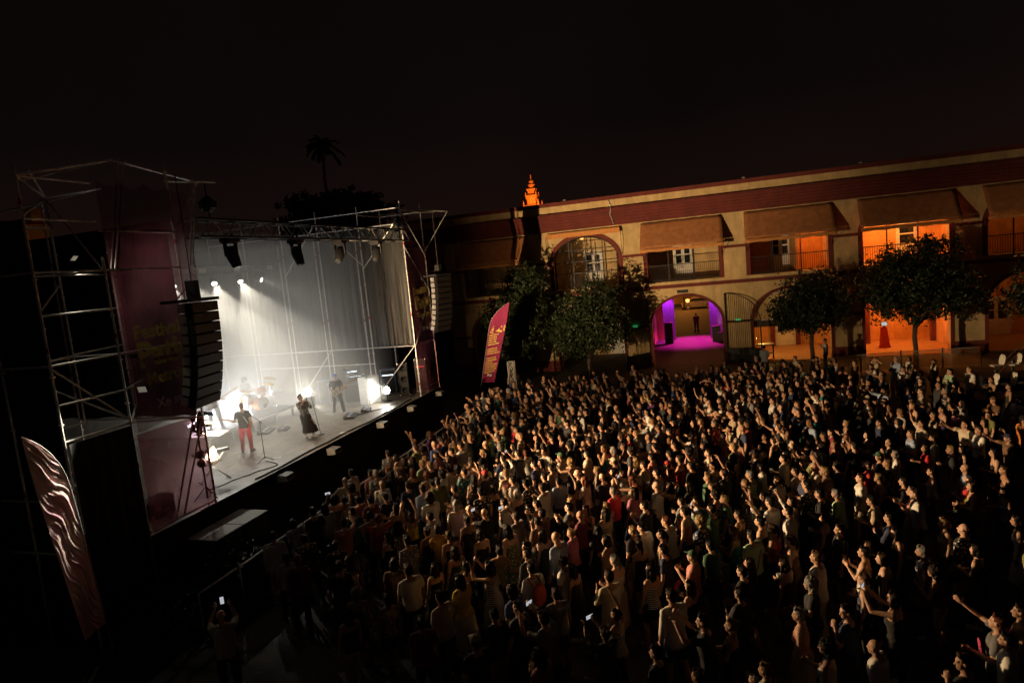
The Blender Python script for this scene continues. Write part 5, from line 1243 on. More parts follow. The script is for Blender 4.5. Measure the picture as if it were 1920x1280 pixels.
# feather flags
def feather(loc, ax, lean, H, W, m, label, wr, seed):
    """ax = horizontal direction from pole towards the free edge"""
    t = thing('feather_flag', label, 'flag', loc); ax = Vector(ax).normalized(); nrm = ax.cross(Vector((0, 0, 1))).normalized(); lean = Vector(lean)
    rr = random.Random(seed); n, k = 150, 40
    def pole(s): 
        p = Vector((0, 0, .25)) + lean*(s*H) + Vector((0, 0, s*H)); bend = max(0, s-.7)/.3
        return p + ax*(W*.95*bend**2.2) - Vector((0, 0, .10*H*bend**3*.35))
    V = []; Fc = []; z0 = .16
    for i in range(n+1):
        s = z0+(1-z0)*i/n; a = pole(s); bend = max(0, s-.7)/.3
        low = Vector((0, 0, .25))+lean*(s*H)+Vector((0, 0, s*H)) + ax*W*(.72+.28*min(1, s*1.3))
        e = low if s < .86 else low.lerp(pole(1), ((s-.86)/.14)**1.3)
        for j in range(k+1):
            u = j/k; p = a.lerp(e, u)
            dgl = (s*9+u*2.2)
            fold = s*1.9-u*.55+.12*math.sin(s*7)+.05*math.sin(s*23+u*5)
            w = wr*(1.5*mnoise.noise(Vector((fold*17, u*1.3, seed)))+.95*mnoise.noise(Vector((fold*38, u*2.2, seed+4)))+.3*mnoise.noise(Vector((s*30, u*9, seed))))*math.sin(math.pi*min(1, u*.93+.07))
            V.append(p + nrm*w)
    for i in range(n):
        for j in range(k): Fc.append((i*(k+1)+j, i*(k+1)+j+1, (i+1)*(k+1)+j+1, (i+1)*(k+1)+j))
    mb = MB(); mb.add(V, Fc); fo = mb.build('fabric', m, t, smooth=True); sd = fo.modifiers.new('thickness', 'SOLIDIFY'); sd.thickness = .004; sd.offset = 0
    MB().path([pole(i/30) for i in range(31)], [.022-.012*i/30 for i in range(31)], 8).build('pole', 'greybox', t, smooth=True)
    MB().lathe([(.25, -.25), (.25, -.2), (.04, -.15), (.03, .3)], (0, 0, .25), 16).build('base', 'iron', t)
    return t, pole, ax, nrm, lean, fo

MANUAL = """
-8.17 13.00 m nape tee brick trousers black short
-8.88 12.70 m point tee salmon trousers black short
-10.39 13.13 f fold tee grey shorts navy bob
-10.09 13.46 m idle tee black trousers black short
-9.39 12.17 m idle shirt* charcoal trousers black short
-8.84 10.87 m idle tee maroon trousers black short
-8.41 11.81 m idle tee black trousers black short
-7.67 10.69 m idle tee black trousers navy short
-6.75 12.10 m cup shirt* grey trousers black short
-6.76 12.92 f idle tank black shorts black bun
-6.43 13.03 f fold tee yellow trousers black short
-7.57 13.87 f arms tank yellow skirt black long
-6.86 13.58 m idle shirt| white trousers black short
-6.05 10.80 m idle tee white trousers black short
-5.88 11.38 f idle tank black skirt black long
-4.96 9.92 m idle tee cream trousers black short
-5.06 9.20 f idle tee plum shorts black bun
-5.56 12.00 f idle dress green - - long
-7.44 12.62 f talk tank black trousers black long
-6.70 9.43 f idle tank black shorts cream long
-5.99 14.00 m cup tee purple trousers black bald
-5.51 13.87 m film tee black trousers black bald
-5.29 12.81 f cup tank black trousers black bob
-4.52 12.96 f idle dress* olive - - long
-4.19 13.45 m fold tee brown trousers black short
-3.36 12.49 m cup shirt skyblue trousers black bald
-3.24 13.92 m clap tee maroon trousers black bald
-3.26 13.15 f clap tee pink trousers black bun
-2.79 14.19 f idle tank cream skirt cream long
-2.32 12.59 f cup tank beige shorts black bob
-3.10 11.73 m idle tee white trousers charcoal short
-2.82 11.60 f idle dress black - - long
-4.49 11.30 f film dress| brown - - long
-3.66 11.20 m idle tee white trousers navy short
-2.13 11.85 f idle tank* white skirt beige tail
-2.94 10.42 m idle tee grey shorts charcoal short
-1.87 10.03 f cheer tank| black trousers black bun
-3.84 9.64 m idle tee black trousers black short
-3.55 9.77 m idle tee charcoal trousers black short
-2.85 9.52 m film tee grey trousers black short
-1.91 9.49 f film tee charcoal shorts black bun
-1.91 13.17 m cup tee black shorts beige short
-1.66 13.56 f talk tee white trousers black short
-3.83 8.65 m idle tee black trousers black cap
-1.00 15.14 m cup tee grey trousers black short
-0.81 14.39 f idle tank salmon shorts blue bun
-0.29 14.33 m film shirt green trousers black short
-1.09 13.54 m cup tee white trousers black short
-1.13 12.37 m idle tee navy trousers navy short
-0.20 12.89 f idle tee green trousers black short
0.17 13.48 f fold tank teal trousers black tail
0.53 13.01 m idle tee mint trousers black short
0.31 14.19 f cup tank black trousers black tail
0.82 13.92 f cheer tank black trousers black bun
1.06 14.60 m idle tee white shorts cream short
1.40 14.29 m cheer shirt white trousers black short
1.30 13.03 f cup tank brown trousers black tail
1.08 12.04 f cup tank black shorts navy bob
1.60 12.08 m idle tee white trousers charcoal short
2.02 14.40 f cup tank charcoal trousers black short
2.22 15.20 m fold tee black trousers black short
-0.71 11.28 f cup tank black skirt navy long
-0.88 10.36 m cup shirt white shorts blue short
-0.32 9.63 m film tee black trousers black short
-0.10 9.82 f fold tank black trousers black bun
1.37 11.21 f fold tee black shorts blue curly
1.09 10.29 f idle tank salmon skirt beige bun
0.22 10.78 f clap tee black trousers black short
0.10 15.19 m cup tee green trousers black short
3.08 16.59 m idle tee white shorts cream short
3.31 15.00 m fold tee beige trousers black short
3.23 14.19 m clap shirt navy trousers charcoal short
4.05 15.84 f clap tank* pink skirt beige long
4.16 15.39 m idle tee white trousers charcoal short
3.34 13.62 f idle tank black trousers black bob
4.31 13.87 m cup shirt* black shorts charcoal bald
4.30 14.18 f idle tank beige shorts black tail
3.53 12.58 m idle tee grey trousers black short
3.58 12.21 f clap tank brown shorts* beige curly
2.40 12.54 f clap tank white trousers black bun
2.70 13.16 f fold tee black trousers black bob
2.82 12.35 f idle tank charcoal trousers black bob
2.36 11.64 f cup tank navy trousers black tail
2.52 10.98 f film tank black trousers black bob
1.80 10.43 m talk tee navy trousers charcoal short
2.10 9.56 m idle shirt white trousers black bald
3.74 10.02 m cup tee white trousers black short
3.68 10.30 m point tee grey trousers black short
2.96 9.15 m talk tee black trousers black short
4.17 10.85 f cup tank maroon shorts black tail
6.60 31.16 m cup tee white trousers black short
6.97 25.45 m fold shirt beige trousers navy short
7.19 22.86 m idle shirt pink trousers black short
6.84 20.98 m point tee cream trousers black short
6.88 20.42 m fold tee white trousers black short
6.92 23.29 f point tank blue skirt navy tail
7.91 22.85 f cup tee olive trousers black long
7.56 20.02 m point tee brown trousers navy cap
9.56 28.97 m cup tee white trousers charcoal short
9.68 27.54 f clap tank* green trousers black short
9.77 26.38 f idle dress beige - - short
9.36 24.51 f fold tee white skirt beige short
5.73 19.93 m cup shirt cream trousers black short
5.88 18.70 m cup tee black shorts beige short
5.67 17.42 m idle shirt skyblue shorts beige bald
5.33 16.16 f fold tank olive trousers black bob
6.42 17.33 f fold dress brown - - tail
4.96 17.62 f cup tank white trousers black tail
4.02 17.60 m cup tee* black trousers black short
4.50 18.94 f idle tee white trousers charcoal bob
5.22 20.22 m fold tee skyblue trousers charcoal short
5.73 21.35 m cheer tee cream trousers black short
4.77 21.72 m idle tee navy trousers black short
4.10 20.61 f fold tee brown skirt black long
3.31 20.82 f idle tee maroon skirt grey short
3.79 21.84 f clap tank white trousers black bun
8.97 29.10 m clap shirt mint trousers black short
7.99 29.50 f fold tee white trousers black short
7.63 31.99 m fold shirt skyblue trousers beige short
9.08 31.59 m idle tee cream trousers black short
7.77 25.51 m idle tee* black trousers black short
-10.83 18.66 m idle shirt* grey trousers black short
-10.31 18.45 f idle tank beige skirt black bob
-10.83 16.56 m idle shirt cream trousers black short
-10.70 15.72 m idle shirt cream trousers navy bald
-10.29 16.58 m idle tee salmon trousers navy short
-9.38 15.59 m idle shirt| white shorts navy bald
-9.67 16.73 f idle tee black trousers black long
-9.02 17.50 m idle tee mint trousers black short
-8.61 15.75 m idle tee navy trousers black short
-9.48 14.72 m idle tee salmon trousers black short
-10.34 14.50 f film tank brown trousers black curly
-10.07 14.87 f cheer tank beige trousers black bun
-9.03 14.32 m idle tee maroon trousers black short
-8.76 14.87 m idle tee black trousers black short
-7.66 15.87 m idle shirt olive trousers black short
-8.43 16.66 f idle tee beige trousers black curly
-7.95 16.77 f idle tee white trousers black curly
-7.61 17.26 f idle tank cream trousers black curly
-6.83 16.17 f cheer tank charcoal trousers black long
-7.77 15.20 m idle shirt skyblue trousers black short
-9.25 20.81 f cheer tank yellow trousers black tail
-9.24 19.37 m idle shirt blue trousers black bald
-9.85 18.95 m fold tee olive trousers black short
-0.34 25.73 m cup tee white trousers black short
-2.06 26.89 f film tank black trousers black tail
-0.16 23.55 f cheer tee salmon trousers black short
1.82 24.57 m cup tee white trousers black short
0.81 21.01 m idle tee navy trousers black bald
1.78 21.27 m point tee black trousers black bald
-3.51 16.28 f clap tee white trousers black long
-2.69 15.64 m idle tee red trousers black short
-2.23 16.32 f film tank cream skirt beige long
0.72 16.93 m idle shirt mint trousers black short
2.43 17.38 m idle tee cream trousers black bald
-0.47 16.70 m idle shirt green trousers black short
-6.35 16.57 m point tee charcoal trousers black cap
-5.17 17.53 m cup tee navy trousers black short
-5.97 18.29 m film tee grey trousers black short
-4.44 15.57 m clap shirt white trousers black short
-3.40 17.37 f idle tank black shorts black bun
"""
fl1 = feather((-12.2, 9.15, 0), (.3, -.95, 0), (.02, -.09, 0), 5.25, .84, 'flag_back', 'wrinkled pale pink feather flag seen from behind beside the scaffold tower', .034, 3)
fl2 = feather((-12.95, 33.3, 0), (1, 0, 0), (.25, 0, 0), 5.5, 1.0, 'flag_magenta', 'magenta feather flag with yellow festival lettering before the dark trees', .02, 4)
t, pole_f, axf, nf, lf, fo = fl2
up_ = (Vector((0, 0, 1))+lf).normalized(); sd_ = axf
def on_flag(s, u): return pole_f(s).lerp(Vector((0, 0, .25))+lf*(s*5.5)+Vector((0, 0, s*5.5))+axf*1.0, u) + Vector((0, -.045, 0))
letters('Festival', .30, t, on_flag(.66, .34), up_, -sd_, 'yellow_ink', .006); letters('Patio', .52, t, on_flag(.67, .80), up_, -sd_, 'yellow_ink', .02); letters('Metropol', .2, t, on_flag(.68, .99), up_, -sd_, 'yellow_ink', .003)
rl = random.Random(9)
for i in range(17):                                   # rows of small print, too fine to read
    if i in (5, 9): continue
    m = MB(); o_ = on_flag(.635-i*.0235, .1); u = 0.0; wd = rl.uniform(.4, .78); ex, ez = Vector((1, 0, .14)).normalized(), Vector((.16, 0, 1)).normalized()
    while u < wd:
        w = rl.uniform(.03, .09); a = o_+ex*u; m.add([a, a+ex*w, a+ex*w+ez*.062, a+ez*.062], [(0, 1, 2, 3)]); u += w+rl.uniform(.012, .03)
    m.build('lettering', 'yellow_ink', t)
letters('Xe', .24, t, on_flag(.225, .3), (1, 0, .1), (.1, 0, 1), 'white_ink', .006)

# ------------------------------------------------------------------ garments colours
CLR = {'white': (.64, .61, .54), 'cream': (.52, .44, .31), 'beige': (.42, .33, .22), 'black': (.014, .013, .014), 'charcoal': (.045, .045, .048), 'grey': (.19, .19, .19), 'navy': (.025, .035, .08), 'blue': (.06, .1, .28), 'skyblue': (.32, .4, .54), 'teal': (.03, .17, .17), 'green': (.05, .12, .06), 'mint': (.36, .5, .3), 'olive': (.2, .21, .06), 'yellow': (.55, .38, .05), 'brown': (.17, .09, .045), 'salmon': (.5, .21, .15), 'pink': (.58, .2, .27), 'red': (.48, .03, .035), 'brick': (.4, .085, .055), 'maroon': (.17, .022, .035), 'plum': (.2, .05, .12), 'purple': (.1, .035, .12), 'orange': (.55, .2, .04), 'coral': (.6, .16, .12)}
CLR = {k: tuple(np.array(v)*.84) for k, v in CLR.items()}
TOPW = {'tee': 't-shirt', 'shirt': 'shirt', 'tank': 'sleeveless top', 'dress': 'dress'}
make_bottoms()
for ps in POSES:
    for sx in 'mf': make_parts(sx, ps)
# shoes: one mesh each side
def split_shoes():
    for sex in 'mf':
        for s in (0, 1):
            sk = Skel(sex, 'down', 'down', stance=s)
            for i in (0, 1):
                b = MB(); a, f = sk.ank[i], sk.fdir[i]; z = a.z-.085*sk.k
                b.capsule(Vector((a.x, a.y, z+.048))-f*.05, Vector((a.x, a.y, z+.044))+f*.155*sk.k, .047, .042, 10); b.box(Vector((a.x, a.y, z+.015))+f*.055*sk.k, (.29*sk.k, .085, .03), Matrix.Rotation(math.atan2(f.y, f.x), 3, 'Z'))
                BOTTOMS[(sex, s, 'shoe%d' % i)] = remesh(b, .014, 2, .5)
split_shoes()
ZONES = lambda x, y: 'by the barrier' if x < -8.6 else 'by white seats' if x > 7.2 and y > 21 else 'by net fence' if y > 30 and x > 1 else 'by the trees' if y > 29 else 'at dark edge' if y < 11.5 else 'in thin crowd' if x > 3 else 'in dense crowd'
USED = {}
def describe(topk, tc, tmat, botk, bc, pose, zone):
    pat = {'cloth': '', 'cloth_print': 'flowered ', 'cloth_stripe': 'striped '}[tmat]
    a = 'person in %s%s %s' % (pat, tc, TOPW[topk])
    if topk != 'dress': a += ' and %s %s' % (bc, botk)
    return a, '%s, %s, %s' % (a, POSES[pose][5], zone)
STAGE_C = Vector((-17.0, 20.0, 0))
people = []      # (x, y, heading, spec)
rr = random.Random(77)
def hair_for(sex, r):
    return r.choice(['short']*7+['bald', 'cap', 'curly']) if sex == 'm' else r.choice(['long', 'long', 'tail', 'bun', 'bob', 'curly', 'tail', 'long'])
def face(x, y, r, spread=14):
    d = STAGE_C-Vector((x, y, 0)); return math.atan2(d.y, d.x)+R(r.gauss(0, spread))
for line in MANUAL.strip().splitlines():
    q = line.split(); x, y = float(q[0]), float(q[1]); tk = q[4]; tm = 'cloth'
    if tk[-1] == '*': tm = 'cloth_print'; tk = tk[:-1]
    if tk[-1] == '|': tm = 'cloth_stripe'; tk = tk[:-1]
    bk, bc = q[6].strip('*'), q[7]
    if bk == '-': bk, bc = 'shorts', 'black'
    people.append([x, y, face(x, y, rr, 10), dict(sex=q[2], pose=q[3], top=tk, tc=q[5], tm=tm, bot=bk, bc=bc, hair=q[8]), True])
# the rest of the crowd by variable-radius dart throwing
POLY = [(-10.35, 12.0), (-10.35, 20), (-10.7, 30.2), (-9.5, 31.6), (-4, 33.0), (3.6, 34.3), (8.8, 33.4), (9.0, 30.6), (9.0, 27), (8.6, 21), (7.5, 17), (6.2, 13), (4.6, 9.5), (3, 7.2), (-2.8, 7.4), (-6.5, 9.3), (-8.8, 10.6)]
def inside(x, y):
    c = False; n = len(POLY)
    for i in range(n):
        x1, y1 = POLY[i]; x2, y2 = POLY[(i+1) % n]
        if (y1 > y) != (y2 > y) and x < (x2-x1)*(y-y1)/(y2-y1)+x1: c = not c
    return c
def radius(x, y):
    r = .43
    if y < 14: r += .055*(14-y)
    if x > 2: r += .06*(x-2)
    if y > 29: r += .07*(y-29)
    if x > 0 and y < 16: r += .05*min(x, 4)
    return min(r, 1.35)
cells = {}
def ok(x, y, r):
    cx, cy = int(x//1.4), int(y//1.4)
    for i in range(cx-1, cx+2):
        for j in range(cy-1, cy+2):
            for (a, b) in cells.get((i, j), ()):
                if (a-x)**2+(b-y)**2 < r*r: return False
    return True
for p in people: cells.setdefault((int(p[0]//1.4), int(p[1]//1.4)), []).append((p[0], p[1]))
TCM = ['white']*8+['black']*14+['cream']*2+['grey']*2+['navy']*5+['charcoal']*4+['skyblue', 'blue', 'green', 'mint', 'olive', 'brown', 'salmon', 'red', 'maroon', 'beige', 'beige', 'brick', 'teal', 'purple']
TCF = ['white']*5+['black']*16+['cream']*2+['beige']*3+['salmon', 'pink', 'red', 'green', 'yellow', 'olive', 'brown', 'teal', 'navy', 'plum', 'coral', 'orange', 'skyblue', 'charcoal', 'charcoal']
BC = ['black']*6+['navy']*3+['charcoal']*2+['beige', 'grey', 'blue', 'cream']
PW = ['idle']*18+['cup']*12+['fold']*13+['clap']*7+['film']*4+['cheer']*3+['arms', 'point']+['talk']*6+['nape']
def spec_random(r):
    sex = r.choice('mf')
    tk = r.choice(['tee', 'tee', 'shirt']) if sex == 'm' else r.choice(['tank', 'tank', 'tank', 'tee', 'tee', 'dress'])
    return dict(sex=sex, pose=r.choice(PW), top=tk, tc=r.choice(TCM if sex == 'm' else TCF), tm=r.choice(['cloth']*6+['cloth_print', 'cloth_stripe']), bot=r.choice(['trousers', 'trousers', 'shorts']) if sex == 'm' else r.choice(['trousers', 'trousers', 'shorts', 'skirt']), bc=r.choice(BC), hair=hair_for(sex, r))
fails = 0
while fails < 5000:
    x, y = rr.uniform(-10.8, 11.2), rr.uniform(7, 34.5); r_ = radius(x, y)*rr.uniform(.9, 1.35)
    if not inside(x, y) or not ok(x, y, r_): fails += 1; continue
    cells.setdefault((int(x//1.4), int(y//1.4)), []).append((x, y))
    people.append([x, y, face(x, y, rr, 16) + (R(rr.uniform(-80, 80)) if rr.random() < .07 else 0), spec_random(rr), False])
def in_view(x, y, z=1.5):
    v = Vector((x, y, z))-CAM; d = v.dot(CF)
    return d > 1 and abs(v.dot(CR)/d) < .84 and abs(v.dot(CU)/d) < .57
people = [p for p in people if in_view(p[0], p[1])]
people.sort(key=lambda p: (not p[4], (Vector((p[0], p[1], 1.5))-CAM).length))
NEAR, FAR = people[:300], people[300:]
print('crowd', len(people), len(NEAR), len(FAR))
items = []; BAGGED = []
cup_me = MB().lathe([(.03, -.06), (.042, .06), (.040, .06), (.029, -.055)], (0, 0, 0), 12).mesh('plastic_cup', 'plastic_cup', True); beer_me = MB().lathe([(.0285, -.054), (.036, .025), (.001, .026)], (0, 0, 0), 12).mesh('drink', 'beer', True)
ph_me = MB().box((0, 0, 0), (.009, .075, .15)).mesh('phone_case', 'phone'); scr_me = MB().box((-.0055, 0, 0), (.001, .068, .14)).mesh('screen', 'phone_screen')
fn = MB(); n_ = 14
for i in range(n_):
    a0, a1 = R(-70+140*i/n_), R(-70+140*(i+1)/n_); d = .006*(1 if i % 2 else -1)
    fn.add([(d, .05*math.sin(a0), .05*math.cos(a0)), (d, .18*math.sin(a0), .18*math.cos(a0)), (-d, .18*math.sin(a1), .18*math.cos(a1)), (-d, .05*math.sin(a1), .05*math.cos(a1))], [(0, 1, 2, 3)])
fan_me = {'magenta': fn.mesh('fan_leaf', 'fan_pink'), 'pale': fn.mesh('fan_leaf', 'fan_pale')}; rib_me = MB()
for i in range(7): rib_me.tube((0, 0, 0), (0, .18*math.sin(R(-70+140*i/6)), .18*math.cos(R(-70+140*i/6))), .003, n=4)
rib_me = rib_me.mesh('ribs', 'maple')
for x, y, hd, s, man in NEAR:
    zone = ZONES(x, y)
    for k in range(40):
        a, lb = describe(s['top'], s['tc'], s['tm'], s['bot'], s['bc'], s['pose'], zone)
        if lb not in USED: break
        if man and k == 0: s = dict(s)
        if man: s['bc'] = rr.choice(BC) if k > 0 else s['bc']; s['pose'] = s['pose'] if k < 20 else rr.choice(['idle', 'fold', 'cup'])
        else: s = spec_random(rr)
    USED[lb] = 1; sex = s['sex']; sc = rr.uniform(.95, 1.05); tc = np.array(CLR[s['tc']])*rr.uniform(.85, 1.15)
    if s['pose'] in ('film', 'clap') and s['top'] == 'shirt': s['top'] = 'tee' if sex == 'f' else 'shirt'
    P_ = PARTS[(sex, s['pose'])]; sk = P_['skel']; st_ = POSES[s['pose']][4]
    o = link('person', P_['body']); o.location = (x, y, 0); o.rotation_euler = (R(rr.gauss(0, 2.2)), R(rr.gauss(1.0, 2.5)), hd); o.scale = (sc*rr.uniform(.96, 1.06), sc*rr.uniform(.94, 1.08), sc)
    if not P_['body'].materials: P_['body'].materials.append(MATS['skin'])
    o.color = (*(np.array(rr.choice(SKINS[:5]+SKINS[:4]))*rr.uniform(.85, 1.1)), 1); tag(o, lb, 'person', 'people in the crowd')
    garment({'tee': 't_shirt', 'shirt': 'shirt', 'tank': 'sleeveless_top', 'dress': 'dress'}[s['top']], P_[s['top']], o, tc, s['tm'])
    if s['top'] != 'dress': garment(s['bot'], BOTTOMS[(sex, st_, s['bot'])], o, np.array(CLR[s['bc']])*rr.uniform(.85, 1.2))
    shc = rr.choice([(.5, .5, .48), (.02, .02, .02), (.12, .07, .04), (.3, .3, .3)])
    for i in (0, 1): garment('shoe', BOTTOMS[(sex, st_, 'shoe%d' % i)], o, shc)
    if s['hair'] != 'bald':
        M = Matrix.Translation(sk.hc) @ sk.Rh.to_4x4() @ Matrix.Scale(sk.hk, 4); hc = rr.choice(HAIRS[:4]*3+HAIRS); cap = s['hair'] == 'cap'
        h = link('cap' if cap else 'hair', HAIR[s['hair']], o); h.matrix_local = M; h.color = (*(CLR[rr.choice(['black', 'navy', 'green', 'red', 'cream'])] if cap else hc), 1)
        if cap: h2 = link('hair', HAIR['short'], o); h2.matrix_local = M @ Matrix.Translation((-.006, 0, -.022)) @ Matrix.Scale(.97, 4); h2.color = (*hc, 1)
    g_, d, side, pn = sk.grip(1); W_ = Matrix.Translation((x, y, 0)) @ Matrix.Rotation(hd, 4, 'Z') @ Matrix.Scale(sc, 4)
    if len(BAGGED) < 26 and rr.random() < .14: BAGGED.append((x, y, hd, sc, a))
    q = rr.random()
    if s['pose'] == 'cup' and q < .55: items.append(('cup', W_ @ (g_+Vector((0, 0, .02))), hd, a))
    elif s['pose'] == 'cup' and q < .8: items.append(('fan', W_ @ (g_+Vector((.02, 0, .04))), hd+R(rr.uniform(-40, 40)), a, rr.choice(['magenta', 'magenta', 'pale'])))
    elif s['pose'] == 'film' and q < .85:
        gl_, dl, sl_, pl_ = sk.grip(0); items.append(('phone', W_ @ ((g_+gl_)/2+Vector((.01, 0, .03))), hd, a))
for it in items:
    k, p, hd, own = it[:4]
    if k == 'cup':
        t = thing('plastic_cup', 'clear plastic cup held by the %s' % own, 'cup', p, hd, 'cups held in the crowd'); link('cup_wall', cup_me, t); link('drink', beer_me, t)
    elif k == 'phone':
        t = thing('phone', 'phone held up by the %s' % own, 'phone', p, hd, 'phones held in the crowd'); t.rotation_euler = (R(90), 0, hd); link('phone_case', ph_me, t); link('screen', scr_me, t)
    else:
        t = thing('hand_fan', '%s folding fan held by the %s' % (it[4], own), 'fan', p, hd, 'folding fans in the crowd'); link('fan_leaf', fan_me[it[4]], t); link('ribs', rib_me, t)
bag_me = MB().ellipsoid((0, 0, 0), (.06, .12, .085)).mesh('bag', None, True); bag_me.materials.append(MATS['cloth'])
strap_me = MB().path([(.07, .2, -.28), (.135, .1, .02), (.075, -.03, .3), (.0, -.09, .43), (-.1, -.05, .3), (-.135, .08, .0), (-.04, .2, -.28)], .011).mesh('strap', None, True); strap_me.materials.append(MATS['cloth'])
for x, y, hd, sc, a in BAGGED:
    c = rr.choice([(.02, .02, .02), (.15, .08, .04), (.3, .25, .18), (.25, .03, .04)]); nm = {.02: 'black', .15: 'brown', .3: 'beige', .25: 'red'}[c[0]]
    t = thing('shoulder_bag', '%s shoulder bag worn by the %s' % (nm, a), 'bag', (x, y, 1.04*sc), hd, 'shoulder bags in the crowd'); b_ = link('bag', bag_me, t, (.01, .21, -.3)); b_.color = (*c, 1); b_ = link('strap', strap_me, t); b_.color = (*c, 1)
# far crowd as one mass
def arr(me):
    me.calc_loop_triangles(); v = np.empty(len(me.vertices)*3); me.vertices.foreach_get('co', v); t_ = np.empty(len(me.loop_triangles)*3, dtype=np.int32); me.loop_triangles.foreach_get('vertices', t_)
    return v.reshape(-1, 3), t_.reshape(-1, 3)
LOW = {}
def low(key, me, ratio):
    if key not in LOW:
        d = decim(me, ratio); v, t_ = arr(d); tint = None
        if 'tint' in d.color_attributes:
            tint = np.empty(len(v)*4); d.color_attributes['tint'].data.foreach_get('color', tint); tint = tint.reshape(-1, 4)[:, :3]
        LOW[key] = (v, t_, tint)
    return LOW[key]
AV, AT, AC = [], [], []; base = 0
def put(part, M3, tr, col):
    global base
    v, t_, tint = part; w = v @ M3.T + tr; AV.append(w); AT.append(t_+base); c = np.tile(np.array([*col, 1.0]), (len(v), 1))
    if tint is not None: c[:, :3] *= tint
    AC.append(c); base += len(v)
for x, y, hd, s, man in FAR:
    sex, ps = s['sex'], s['pose']; P_ = PARTS[(sex, ps)]; sk = P_['skel']; sc = rr.uniform(.95, 1.05)
    M3 = np.array(Matrix.Rotation(hd, 3, 'Z') @ Matrix.Rotation(R(rr.gauss(1, 2.5)), 3, 'Y') @ Matrix.Rotation(R(rr.gauss(0, 2.5)), 3, 'X'))*sc; tr = np.array((x, y, 0.0))
    put(low((sex, ps, 'b'), P_['body'], .075), M3, tr, np.array(rr.choice(SKINS[:5]))*rr.uniform(.85, 1.1)); put(low((sex, ps, s['top']), P_[s['top']], .14), M3, tr, np.array(CLR[s['tc']])*rr.uniform(.8, 1.15))
    if s['top'] != 'dress': put(low((sex, POSES[ps][4], s['bot']), BOTTOMS[(sex, POSES[ps][4], s['bot'])], .14), M3, tr, CLR[s['bc']])
    if s['hair'] not in ('bald',):
        R3 = np.array(sk.Rh)*sk.hk; v, t_, _ = low(('hair', s['hair']), HAIR[s['hair']], .22); put((v @ R3.T + np.array(sk.hc), t_, None), M3, tr, rr.choice(HAIRS[:4]*3+HAIRS))
V = np.concatenate(AV); T_ = np.concatenate(AT); C_ = np.concatenate(AC)
me = bpy.data.meshes.new('crowd'); me.vertices.add(len(V)); me.vertices.foreach_set('co', V.ravel()); me.loops.add(len(T_)*3); me.loops.foreach_set('vertex_index', T_.ravel().astype(np.int32)); me.polygons.add(len(T_)); me.polygons.foreach_set('loop_start', np.arange(0, len(T_)*3, 3, dtype=np.int32)); me.polygons.foreach_set('loop_total', np.full(len(T_), 3, dtype=np.int32)); me.update(calc_edges=True)
ca = me.color_attributes.new('Col', 'FLOAT_COLOR', 'POINT'); ca.data.foreach_set('color', C_.ravel()); me.polygons.foreach_set('use_smooth', [True]*len(me.polygons)); me.materials.append(MATS['crowdcol'])
tag(link('crowd', me), 'dense mass of standing concert goers filling the far courtyard', 'crowd', kind='stuff')
print('crowd tris', len(T_))

# ------------------------------------------------------------------ single figures: musicians, people by the arcade
def figure(sk, loc, hd, label, skin, hair, hairc, topk, topc, botk, botc, shoec, tm='cloth', group=None, capc=None, s=1.0):
    bm_ = remesh(sk.body(), .0095, 4, .3); paint_body(bm_, sk); bm_.materials.append(MATS['skin'])
    o = link('person', bm_); o.location = loc; o.rotation_euler = (0, 0, hd); o.scale = (s,)*3; o.color = (*skin, 1); tag(o, label, 'person', group)
    garment({'tee': 't_shirt', 'shirt': 'shirt', 'tank': 'sleeveless_top', 'dress': 'dress'}[topk], remesh(sk.top(topk), .014, 4, .7, .012, 9.0), o, topc, tm)
    garment(botk, remesh(sk.bottom(botk), .016, 4, .7, .012, 5.0), o, botc)
    for i in (0, 1):
        b = MB(); a, f = sk.ank[i], sk.fdir[i]; z = a.z-.085*sk.k; b.capsule(Vector((a.x, a.y, z+.048))-f*.05, Vector((a.x, a.y, z+.044))+f*.155*sk.k, .047, .042, 10); b.box(Vector((a.x, a.y, z+.015))+f*.055*sk.k, (.29*sk.k, .085, .03), Matrix.Rotation(math.atan2(f.y, f.x), 3, 'Z')); garment('shoe', remesh(b, .014, 2, .5), o, shoec)
    M = Matrix.Translation(sk.hc) @ sk.Rh.to_4x4() @ Matrix.Scale(sk.hk, 4)
    if hair: h = link('hair', HAIR['short' if hair == 'cap' else hair], o); h.matrix_local = M @ (Matrix.Translation((-.006, 0, -.022)) if hair == 'cap' else Matrix()); h.color = (*hairc, 1)
    if hair == 'cap': h = link('cap', HAIR['cap'], o); h.matrix_local = M; h.color = (*capc, 1)
    return o
